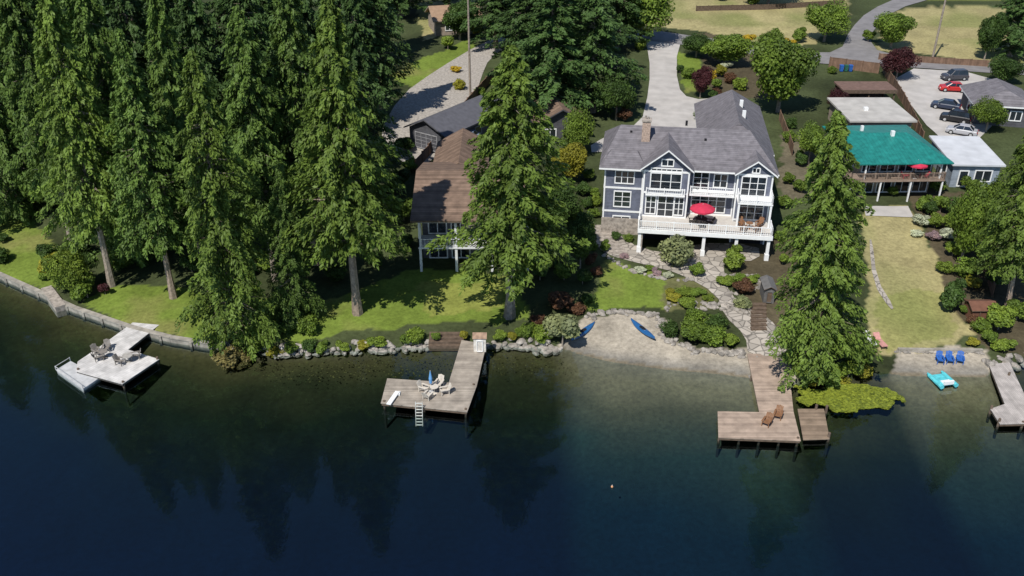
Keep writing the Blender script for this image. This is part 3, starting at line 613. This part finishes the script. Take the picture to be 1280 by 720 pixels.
for k in range(6):
    a0=-math.pi/2+math.pi*k/6;a1=-math.pi/2+math.pi*(k+1)/6; mb.tube((0,0,.06+.1*math.sin(a0)),(0,0,.06+.1*math.sin(a1)),max(.01,.1*math.cos(a0)),max(.01,.1*math.cos(a1)),12,0)
mb.tube((0,0,.15),(0,0,.24),.02,.02,8,1)
mb.obj('mooring_buoy',[M('buoy_orange',(.6,.3,.15),.5),white],None,wl(765,609,0))
def pads(name,outl,num,rmin,rmax,hmax,mat,seed,thin=0):
    r=np.random.default_rng(seed); wp=[at_z(a,b,0) for a,b in outl]; wx=[p[0] for p in wp];wy=[p[1] for p in wp]
    X0=r.uniform(min(wx)-.5,max(wx)+.5,num);Y0=r.uniform(min(wy)-.5,max(wy)+.5,num)
    kk=inpoly(X0+(vnoise(X0,Y0,.8)-.5)*1.8,Y0+(vnoise(X0+50,Y0,.8)-.5)*1.8,wp)
    if thin: kk&=(vnoise(X0+11,Y0,1.6)>thin)
    kk&=dshore(X0,Y0)<-.3
    X0=X0[kk];Y0=Y0[kk]
    N=8; th=np.arange(N)*2*np.pi/N
    R0=r.uniform(rmin,rmax,len(X0)); tz=r.uniform(.008,hmax,len(X0)); tl=r.normal(0,.15,(len(X0),2))
    if hmax<.03: tl*=0
    co=np.zeros((len(X0),N,3)); cx=np.cos(th)[None]*R0[:,None]; cy=np.sin(th)[None]*R0[:,None]
    co[...,0]=X0[:,None]+cx; co[...,1]=Y0[:,None]+cy; co[...,2]=np.maximum(.008,tz[:,None]+cx*tl[:,:1]+cy*tl[:,1:])
    me=npmesh(name,co.reshape(-1,3),np.arange(len(X0)*N).reshape(-1,N),[mat],tint=np.repeat(r.random(len(X0)),N))
    bpy.context.scene.collection.objects.link(bpy.data.objects.new(name,me))
lm=leafmat('lily_leaf',(.14,.185,.03),trans=.1,var=.45); alg=leafmat('floating_weed',(.035,.045,.018),trans=.05)
pads('lily_pads',[(995,492),(1010,487),(1060,485),(1100,485),(1118,492),(1122,503),(1110,510),(1050,511),(1012,509),(998,502)],8000,.08,.19,.09,lm,5)
pads('floating_weed',[(300,450),(420,445),(560,440),(575,455),(560,470),(480,470),(400,478),(330,468)],700,.03,.09,.02,alg,6)
pads('floating_weed',[(610,440),(700,442),(720,460),(640,470),(605,462)],260,.03,.08,.02,alg,7)
# ------------------------------------------------------------------ MAIN HOUSE
HS=.87; HZ=.965; HR=rad(-8)
p0=G(752,291); house=empty('lake_house',(p0.x,p0.y,p0.z),HR,(HS,HS,HZ))
W=MB(); mats=[siding,white,glassm,stone,darkm]
W.box(0,5.2,0,12,-2,9.1,0); W.box(5.2,11.2,-1.0,12.4,-2,9.5,0); W.box(11.2,17.4,.6,12.2,-2,9.1,0); W.box(17.4,22,-.6,12.6,-2,9.15,0); W.box(13.5,22.6,12.6,30,-2,8.3,0)
W.box(-.12,5.2,-.12,-.004,-2,2.2,3)
for (x0,x1,y) in [(0,5.2,0),(5.2,11.2,-1),(11.2,17.4,.6),(17.4,22,-.6)]:
    for z in (3.0,6.1,8.85): W.box(x0,x1,y-.06,y-.003,z,z+.24,1)
    W.box(x0-.02,x0+.18,y-.08,y-.002,0,9.0,1); W.box(x1-.18,x1+.02,y-.08,y-.002,0,9.0,1)
W.box(22.003,22.06,-.6,12,3.0,3.24,1); W.box(22.003,22.06,-.6,12,6.1,6.34,1)
W.box(-.06,-.003,0,12,3.0,3.24,1); W.box(-.06,-.003,0,12,6.1,6.34,1)
W.box(5.14,5.197,-1,0,3,3.24,1)
W.window(1.5,6.9,2.4,1.5,0,3,2); W.window(1.5,3.8,2.1,1.9,0,2,3); W.window(1.5,.6,2.2,1.8,0,2,2)
W.window(6.2,6.7,3.9,2.0,-1,3,2); W.window(6.2,8.95,3.9,.35,-1,6,1)
W.window(5.8,3.5,1.2,2.2,-1,2,3); W.window(7.4,3.2,2.0,2.6,-1,2,3); W.window(9.6,3.5,1.1,2.2,-1,2,3)
W.window(11.9,6.4,1.9,2.2,.6,2,3); W.window(14.6,6.8,1.6,1.6,.6,2,2)
W.window(11.9,3.5,4.4,2.2,.6,4,3)
W.window(18.1,6.4,3.0,2.3,-.6,3,3); W.window(18.2,3.3,3.0,2.4,-.6,3,3)
for x,x2,y in ((5.9,10.6,-1),(12.0,16.8,.6),(17.9,21.5,-.6)): W.box(x,x2,y-.04,y-.002,-.6,2.35,4)  # flat dark panels painting the shade of the under-deck openings onto the wall
for yy in (2,6,9): W.sidewindow(yy,3.9,1.4,1.6,0,-1); W.sidewindow(yy,6.9,1.4,1.4,0,-1); W.sidewindow(yy,3.9,1.4,1.6,22,1); W.sidewindow(yy,6.9,1.4,1.4,22,1)
for yy in (15,19,23): W.sidewindow(yy,5.2,1.4,1.4,22.6,1); W.sidewindow(yy,5.2,1.4,1.4,13.5,-1)
W.add([(5.0,-1.0,9.45),(11.4,-1.0,9.45),(8.2,-1.0,11.5),(5.0,-.8,9.45),(11.4,-.8,9.45),(8.2,-.8,11.5)],[(0,1,2),(5,4,3),(0,2,5,3),(1,4,5,2)],0)
W.add([(17.3,-.6,9.1),(22.1,-.6,9.1),(19.7,-.6,10.6),(17.3,-.4,9.1),(22.1,-.4,9.1),(19.7,-.4,10.6)],[(0,1,2),(5,4,3)],0)
W.window(7.5,9.75,1.4,.7,-1,2,1); W.window(19.3,9.3,.8,.5,-.6,2,1)
W.obj('walls_and_windows',mats,house)
R_=MB()
R_.hip(-.7,22.7,-.6,13.2,9.15,12.3,2.4,3.6)
R_.hip(12.8,23.2,9.0,31,8.4,12.1,1,5.2,axis='y')
def gable(mb,x0,x1,y0,y1,z,zr,t=.2,axis='y',m0=0,m1=1):
    if axis=='y':
        xm=(x0+x1)/2; mb.slab([(x0,y0,z),(xm,y0,zr),(xm,y1,zr),(x0,y1,z)][::-1],t,m0,m1); mb.slab([(x1,y0,z),(xm,y0,zr+.004),(xm,y1,zr+.004),(x1,y1,z)],t,m0,m1)
    else:
        ym=(y0+y1)/2; mb.slab([(x0,y0,z),(x1,y0,z),(x1,ym,zr),(x0,ym,zr)],t,m0,m1); mb.slab([(x1,y1,z),(x0,y1,z),(x0,ym,zr+.004),(x1,ym,zr+.004)],t,m0,m1)
gable(R_,4.7,11.7,-1.7,6.2,9.35,11.9); gable(R_,17.0,22.5,-1.2,5,9.1,10.9)
R_.hip(-.75,5.6,-.9,4,9.0,10.6,1.5,1.5)
for yy in (15,20): R_.box(18.8,19.3,yy,yy+.4,11.2,12.2,1)
for a in ((3,5,11.3),(13,4.2,11.0),(10.5,8,12.0)): R_.box(a[0],a[0]+.3,a[1],a[1]+.3,a[2],a[2]+.6,3)
R_.obj('roof',[shing,white,siding,darkm],house)
Cn=MB(); Cn.box(4.6,5.7,3.6,4.7,9,13.6,0); Cn.box(4.5,5.8,3.5,4.8,13.6,13.8,1); Cn.tube((5.0,4.15,13.8),(5.0,4.15,14.2),.14,.14,8,1); Cn.tube((5.35,4.15,13.8),(5.35,4.15,14.1),.12,.12,8,1); Cn.obj('chimney',[M('chimney_stone',(.4,.3,.24),.9,.4,5,.4),stone],house)
Dk=MB(); Dk.box(5.0,22.2,-5.2,-1.06,2.85,3.05,0); Dk.box(11.2,17.4,-1.06,.54,2.85,3.049,0); Dk.box(5.0,22.2,-5.3,-5.2,2.55,3.06,1)
Dk.box(22.2,22.3,-5.3,-.7,2.55,3.06,1); Dk.box(4.9,5.0,-5.3,-1.1,2.55,3.06,1)
Dk.rail((5.05,-5.1),(22.15,-5.1),3.05,1.05,1); Dk.rail((22.15,-5.1),(22.15,-.8),3.05,1.05,1); Dk.rail((5.05,-5.1),(5.05,-1.2),3.05,1.05,1)
for x in (5.2,9.4,13.6,17.8,21.9): Dk.box(x-.2,x+.2,-5.05,-4.65,-2,2.55,1); Dk.box(x-.28,x+.28,-5.12,-4.58,-2,.6,1)
Dk.box(5,5.6,-5,-1.1,-2,2.5,2)
Dk.box(17.6,22.1,-2.9,-.66,6.0,6.18,1); Dk.rail((17.7,-2.8),(22.0,-2.8),6.18,1,1); Dk.rail((17.7,-2.8),(17.7,-.75),6.18,1,1); Dk.rail((22.0,-2.8),(22.0,-.75),6.18,1,1)
for x in (17.8,21.9): Dk.box(x-.13,x+.13,-2.85,-2.6,3.05,6.0,1)
Dk.box(11.4,17.3,-.9,.54,6.0,6.18,1); Dk.rail((11.5,-.8),(17.2,-.8),6.18,1,1)
Dk.box(5.6,10.8,-1.6,-1.07,6.0,6.16,1); Dk.rail((5.7,-1.5),(10.7,-1.5),6.16,.8,1)
Dk.obj('deck_and_balconies',[M('deck_boards',(.5,.47,.43),.8,.1,2),white,stone],house)
def hp(x,y,z):
    x*=HS;y*=HS;z*=HZ
    return Vector((p0.x+x*math.cos(HR)-y*math.sin(HR),p0.y+x*math.sin(HR)+y*math.cos(HR),p0.z+z))
umbrella(hp(13.2,-2.6,3.05),1.45,redc); table(hp(13.2,-2.6,3.05),.7,dark)
for a,rr in [((12.1,-2.6),90),((14.3,-2.6),-90),((13.2,-3.6),180),((13.2,-1.6),0)]: adirondack(hp(a[0],a[1],3.05),rad(rr),dark,'deck_chair')
for a,rr in [((18.6,-3.8),160),((20.3,-3.8),200),((18.4,-2.4),0),((20.8,-2.2),-40)]: adirondack(hp(a[0],a[1],3.05),rad(rr),wood,'deck_chair')
table(hp(19.4,-3.1,3.05),.4,wood)
mb=MB()
for i in range(8): q=G(745+i*4,284+i*4.5); mb.box(q.x-1.1,q.x+1.1,q.y-.4,q.y+.4,q.z-.3,q.z+.14,0)
mb.obj('stone_steps',[stone])
mb=MB()
for i in range(7): q=G(948,412-i*5); mb.box(q.x-.8,q.x+.8,q.y-.25,q.y+.25,q.z-.3,q.z+.22,0)
mb.obj('timber_steps',[timber])
q=G(958,372); sh=empty('garden_shed',q,rad(-4)); mb=MB(); mb.box(-.55,.55,-1.2,1.2,-.5,1.7,0); mb.window(-.25,.15,.5,1.2,-1.2,frame=0,glass=1,t=.06); gable(mb,-.7,.7,-1.4,1.4,1.7,2.05,.08); mb.obj('shed_body',[M('slate_board',(.13,.125,.12),.8,.2,2),timber],sh)
q=G(1222,396); sh=empty('garden_shed',q,0); mb=MB(); mb.box(-1.2,1.2,-1,1,-.5,1.4,0); mb.window(-.4,.1,.7,1.1,-1,frame=1,glass=0,t=.08); gable(mb,-1.4,1.4,-1.2,1.2,1.4,1.9,.08,'x'); mb.obj('shed_body',[M('brown_boards',(.15,.07,.045),.8,.2,2),timber],sh)
# ------------------------------------------------------------------ LEFT LAKE HOUSE
p=G(527,339); hl=empty('cedar_roof_house',p,rad(0)); mb=MB()
dsid=planks('dark_siding',(.09,.09,.10),2,.2,.08); brn=planks('cedar_shakes',(.19,.13,.095),1,.35,.22)
mb.box(0,12,3,16,-2,6.4,0); mb.box(.6,6.5,16,27,-1,5.0,0)
for z in (.3,3.4):
    for x in (.8,3.4,6.4,9.2): mb.window(x,z,1.9,2.1,3,2,1)
mb.sidewindow(5,3.6,1.5,1.5,0,-1); mb.sidewindow(9,3.6,1.5,1.5,0,-1)
mb.box(-.2,12.2,-.2,2.997,2.9,3.1,1); mb.rail((-.15,-.1),(12.15,-.1),3.1,1,1,.35); mb.rail((-.15,-.1),(-.15,2.9),3.1,1,1,.35)
mb.box(-.2,12.2,0,2.997,6.0,6.2,1)
for x in (0,4,8,12): mb.box(x-.14,x+.14,-.1,.18,-2,6.0,1)
mb.obj('walls_and_decks',[dsid,M('off_white_paint',(.6,.6,.6),.6,.06,2),glassm],hl)
rb=MB(); gable(rb,-.9,12.9,-.7,16.9,6.56,8.97,.2,'x'); gable(rb,0,7.2,15,28,5.2,7.2,.15,'y'); rb.box(8,9,8.5,9.4,8,10,2)
rb.add([(0,3,6.4),(0,16,6.4),(0,8.1,8.6)],[(0,1,2)],1); rb.add([(12,3,6.4),(12,16,6.4),(12,8.1,8.6)],[(0,2,1)],1); rb.obj('roof',[brn,timber,stone],hl)
p=G(672,182); hb=empty('brown_roof_cottage',p,rad(10)); mb=MB(); mb.box(0,7,0,9,-2,3.2,1); gable(mb,-.6,7.6,-.6,9.6,3.2,5.4,.2,'y'); mb.add([(0,0,3.2),(7,0,3.2),(3.5,0,5.15)],[(0,1,2)],1); mb.window(1,1,1.6,1.3,0,2,1,2,3); mb.window(4.2,1,1.6,1.3,0,2,1,2,3); mb.obj('cottage_body',[brn,dsid,white,glassm],hb)
p=G(513,182); hb=empty('long_garage',p,rad(-35)); mb=MB(); mb.box(0,6.5,0,17,-2,2.9,1); gable(mb,-.6,7.1,-.6,17.6,2.9,4.7,.2,'y'); mb.add([(0,0,2.9),(6.5,0,2.9),(3.25,0,4.5)],[(0,1,2)],1)
for y in (2,7,12): mb.sidewindow(y,.9,1.4,1.1,6.5,1,2,3)
mb.window(1.2,.2,3.8,2.1,0,4,4,2,1); mb.obj('garage_body',[M('charcoal_roof',(.10,.10,.115),.85,.15,1.5),dsid,M('grey_trim',(.25,.25,.26),.7),glassm],hb)
# ------------------------------------------------------------------ RIGHT HOUSE (teal metal roof)
p=G(1074,249); hr=empty('teal_roof_house',p,rad(2),(.85,.92,.95)); mb=MB()
teal=planks('teal_metal_roof',(.018,.19,.165),0,.55,.04,.45,joint=.75); tan=planks('tan_siding',(.33,.27,.22),2,.22,.05); 
mb.box(0,11.5,2.2,14,-2,5.4,0)
for z in (.2,3.2):
    for x in (.6,3.4,6.2,9.0): mb.window(x,z,2.1,1.9,2.2,2,1)
mb.box(-2,12.2,-.6,2.197,2.7,2.9,3); mb.rail((-2,-.5),(12.1,-.5),2.9,1,3,.22); mb.rail((12.1,-.5),(12.1,2.1),2.9,1,3,.22); mb.rail((-2,-.5),(-2,2.1),2.9,1,3,.22)
for x in (-1.9,2.6,7.2,12): mb.box(x-.1,x+.1,-.5,-.3,-1,2.7,1); 
for x in (.0,11.4): mb.box(x-.1,x+.1,-.35,-.15,2.9,5.3,1)
for y in (4,8): mb.sidewindow(y,3.3,1.4,1.3,0,-1)
mb.obj('walls_and_deck',[tan,white,glassm,M('deck_brown',(.27,.2,.155),.8,.15,2)],hr)
mb=MB(); mb.hip(-1.3,12.8,-.9,15,5.4,7.0,4,4,'x',0,0,.15); mb.box(6,6.5,6,6.5,6.4,7.5,1); mb.box(2.5,2.9,9,9.4,6,7.3,1); mb.obj('roof',[teal,white],hr)
umbrella(p+Vector((6.6,.2,2.77)),1.3,redc); table(p+Vector((6.6,.2,2.77)),.5,dark)
for a,rr in ((5.4,90),(7.8,-90)): adirondack(p+Vector((a,.3,2.77)),rad(rr),redc,'deck_chair')
for a in (1.5,3.2): adirondack(p+Vector((a,.4,2.77)),rad(170),dark,'deck_chair')
p=G(1060,180); hb=empty('flat_roof_garage',p,rad(0)); mb=MB(); mb.box(0,8.6,0,10,-2,3.4,1); mb.box(-.5,9.1,-.5,10.5,3.4,3.65,0); mb.window(1,.8,2,1.4,0,2,1,2,3)
for y in (2,5.5): mb.sidewindow(y,1.2,1.4,1.2,8.6,1,2,3)
mb.box(3,3.6,4,4.6,3.65,4.1,2); mb.obj('garage_body',[M('membrane_roof',(.42,.40,.37),.9,.15,.6),tan,white,glassm],hb)
p=G(1052,133); hb=empty('carport',p,0); mb=MB(); mb.box(-.3,8.3,-.3,4.5,2.5,2.75,0)
for x in (0,4,8):
    for y in (0,4.1): mb.box(x-.1,x+.1,y-.1,y+.1,-1,2.5,1)
mb.box(0,8,4.2,4.3,-1,2.49,1); mb.box(-.3,8.3,-.36,-.303,2.2,2.77,1); mb.obj('carport_body',[M('brown_roof',(.16,.10,.08),.9,.2,1.5),timber],hb)
p=G(1186,234); hb=empty('white_roof_outbuilding',p,rad(-3)); mb=MB(); mb.box(0,6,0,8.5,-2,3.4,1); mb.slab([(-.4,-.5,3.4),(6.4,-.5,3.4),(6.4,9,4.0),(-.4,9,4.0)],.22,0)
mb.window(1,.3,1.0,2,0,1,1,2,3); mb.window(3,1,2,1.4,0,2,1,2,3); mb.sidewindow(2,1.2,1.6,1.2,0,-1,2,3); mb.sidewindow(6,1.2,1.6,1.2,0,-1,2,3); mb.obj('outbuilding_body',[M('white_membrane',(.50,.51,.53),.8,.12,.6),planks('blue_grey_boards',(.26,.30,.35),2,.22,.05),white,glassm],hb)
p=G(1215,155); hb=empty('grey_gable_house',p,rad(-12)); mb=MB(); mb.box(0,8,0,9,-2,3.2,1); mb.hip(-.6,8.6,-.6,9.6,3.2,5.2,2,2,'y',0,2); mb.window(1,1,1.5,1.3,0,2,1,2,3); mb.window(5,1,1.5,1.3,0,2,1,2,3); mb.sidewindow(3,1,1.6,1.3,0,-1,2,3); mb.obj('house_body',[shing,dsid,white,glassm],hb)
p=G(545,45); hb=empty('tan_roof_house',p,rad(15)); mb=MB(); mb.box(0,9,0,8,-2,3,1); gable(mb,-.6,9.6,-.6,8.6,3,5,.2,'x'); mb.window(2,1,1.5,1.3,0,2,1,2,3); mb.obj('house_body',[M('tan_roof',(.3,.2,.13),.9,.15,1.5),tan,white,glassm],hb)
# ------------------------------------------------------------------ fences
fen=planks('fence_boards',(.2,.125,.085),0,.2,.15)
def fence(pts,h=1.8,mat=fen,name='wooden_fence'):
    mb=MB(); P=[]
    for i in range(len(pts)-1):
        a,b=G(*pts[i]),G(*pts[i+1]); n=max(1,int((b-a).length/2.4))
        for k in range(n): 
            u=a.lerp(b,k/n);v=a.lerp(b,(k+1)/n); z=float(hfun(u.x,u.y)); mb.obox(u,v,.05,z-.3,z+h); mb.box(u.x-.07,u.x+.07,u.y-.07,u.y+.07,z-.3,z+h+.12)
            mb.obox(u,v,.09,z+h-.08,z+h+.01)
    mb.obj(name,[mat])
fence([(1152,180),(1128,130),(1103,90)]); fence([(1036,84),(1098,92)]); fence([(560,165),(590,130),(618,98)]); fence([(974,150),(990,195)],1.5); fence([(1228,330),(1240,372)],1.4); fence([(520,215),(558,168)])
fence([(1098,75),(1170,80),(1235,84)],1.2); fence([(870,14),(960,12),(1055,6)],1.1,timber); 
# ------------------------------------------------------------------ cars
tyre=M('tyre',(.02,.02,.02),.9); rim=M('wheel_rim',(.4,.4,.4),.4); lamp=M('headlamp_lens',(.6,.6,.58),.2); tail=M('tail_lamp',(.3,.01,.01),.3)
def car(px,py,head,col,name='parked_car',suv=False):
    paint=M('car_paint',col,.25,.03,2,spec=.6); mb=MB()
    st=[(-2.2,.35,.62,.78),(-2.05,.25,.85,.86),(-1.2,.25,.92,.9),(0,.25,.93,.9),(1.1,.25,.92,.9),(1.9,.25,.84,.86),(2.15,.3,.6,.76)]
    if suv: st=[(a,b,c+.12,d+.03) for a,b,c,d in st]
    rg=[]
    for y,zb,zt,w in st: rg.append([(-w*.94,y,zb),(-w,y,zb+.18),(-w,y,zt-.12),(-w*.88,y,zt),(w*.88,y,zt),(w,y,zt-.12),(w,y,zb+.18),(w*.94,y,zb)])
    K=8; fs=[]
    for i in range(len(rg)-1):
        for j in range(K): fs.append((i*K+j,i*K+(j+1)%K,(i+1)*K+(j+1)%K,(i+1)*K+j))
    n_=len(rg); fs+=[tuple(range(K))[::-1],tuple(range((n_-1)*K,n_*K))]
    mb.add([q_ for r_ in rg for q_ in r_],fs,0)
    zb,zt=(1.0,1.72) if suv else (.9,1.42); yb0,yb1=(-2.0,1.15) if suv else (-1.6,1.2); yt0,yt1=(-1.8,.45) if suv else (-1.0,.4)
    B=[(-.8,yb0,zb),(.8,yb0,zb),(.8,yb1,zb),(-.8,yb1,zb)]; T=[(-.62,yt0,zt),(.62,yt0,zt),(.62,yt1,zt),(-.62,yt1,zt)]
    mb.add(B+T,[(0,1,5,4),(1,2,6,5),(2,3,7,6),(3,0,4,7)],1)
    mb.add([(x*1.03,y*1.02,zt+.004) for x,y,_ in T]+[(x*.9,y*.92,zt+.06) for x,y,_ in T],[(0,1,5,4),(1,2,6,5),(2,3,7,6),(3,0,4,7),(4,5,6,7)],0)
    for a,b in ((0,4),(1,5),(2,6),(3,7)): mb.tube((B+T)[a],(B+T)[b],.045,n=6,mi=0)
    for s in(-.78,.78): mb.tube((s,-.2,zb),(s*.8,-.3,zt),.04,n=6,mi=0)
    for sx in(-1,1):
        for y in(-1.35,1.35): mb.tube((sx*.7,y,.33),(sx*.93,y,.33),.33,n=16,mi=2); mb.tube((sx*.93,y,.33),(sx*.945,y,.33),.2,n=10,mi=3)
        mb.box(sx*.62-.16,sx*.62+.16,2.08,2.17,.55,.7,4); mb.box(sx*.66-.14,sx*.66+.14,-2.22,-2.12,.6,.78,5)
        mb.box(sx*.95-.1,sx*.95+.1,.75,.9,.95,1.1,0)
    mb.obj(name,[paint,glassm,tyre,rim,lamp,tail],None,G(px,py,.07),rad(head))
car(1181,136,60,(.02,.03,.06)); car(1193,152,60,(.012,.012,.014),suv=True); car(1201,168,60,(.4,.4,.42)); car(1190,114,80,(.45,.02,.02)); car(1192,100,95,(.05,.05,.06),'pickup_truck',True)
car(578,190,-20,(.1,.22,.45)); car(588,178,-20,(.25,.3,.38),suv=True)
mb=MB()
for i,x in enumerate((0,.8,1.6)): mb.add([(x,0,0),(x+.5,0,0),(x+.5,.55,0),(x,.55,0),(x-.05,-.05,1),(x+.55,-.05,1),(x+.55,.62,1.0),(x-.05,.62,1.0)],[(0,3,2,1),(0,1,5,4),(1,2,6,5),(2,3,7,6),(3,0,4,7),(4,5,6,7)],i%2); mb.box(x-.07,x+.57,-.08,.66,1.001,1.07,i%2); mb.tube((x+.02,.6,.12),(x+.48,.6,.12),.12,n=8,mi=2)
mb.obj('wheelie_bins',[M('bin_blue',(.03,.12,.4),.5),M('bin_green',(.03,.12,.08),.5),tyre],None,G(1050,90,.1))
def pole(px,py,h):
    p=G(px,py); mb=MB(); mb.tube((0,0,-.5),(0,0,h),.2,.13,10); mb.box(-1.3,1.3,-.07,.07,h-1,h-.86); mb.box(-1.0,1.0,-.07,.07,h-2.2,h-2.06)
    for x in(-1.2,-.5,.5,1.2): mb.tube((x,0,h-.86),(x,0,h-.62),.05,.03,6)
    mb.tube((.3,.1,h-3.6),(.3,.1,h-2.6),.22,.22,10); return mb.obj('utility_pole',[barkg],None,p),p
pole(1165,76,18); pole(588,128,20)
# ------------------------------------------------------------------ light, sky, camera
el=54; az=math.atan2(-.5,-.86)
ts=Vector((math.sin(az)*math.cos(rad(el)),math.cos(az)*math.cos(rad(el)),math.sin(rad(el))))
L=bpy.data.lights.new('sun','SUN'); L.energy=5.0; L.angle=rad(.53); L.color=(1,.96,.89); lo=bpy.data.objects.new('sun',L); lo.rotation_euler=ts.to_track_quat('Z','Y').to_euler(); bpy.context.scene.collection.objects.link(lo)
wd=bpy.data.worlds.new('World'); bpy.context.scene.world=wd; wd.use_nodes=True; n=wd.node_tree.nodes; l=wd.node_tree.links
sk=n.new('ShaderNodeTexSky'); sk.sky_type='NISHITA'; sk.sun_disc=False; sk.sun_elevation=rad(el); sk.sun_rotation=az%(2*math.pi)
sk.ozone_density=5.0; sk.dust_density=.2; sk.air_density=1.0
l.new(sk.outputs[0],n['Background'].inputs[0]); n['Background'].inputs[1].default_value=.10
cam=bpy.data.cameras.new('camera'); cam.sensor_width=36; cam.lens=36*F/1280; cam.clip_end=9000; cam.clip_start=.5
co_=bpy.data.objects.new('camera',cam); co_.location=(0,0,H); co_.rotation_euler=(math.pi/2-TH,0,0); bpy.context.scene.collection.objects.link(co_)
sc=bpy.context.scene; sc.camera=co_; sc.view_settings.view_transform='Standard'; sc.view_settings.look='None'; sc.view_settings.exposure=0
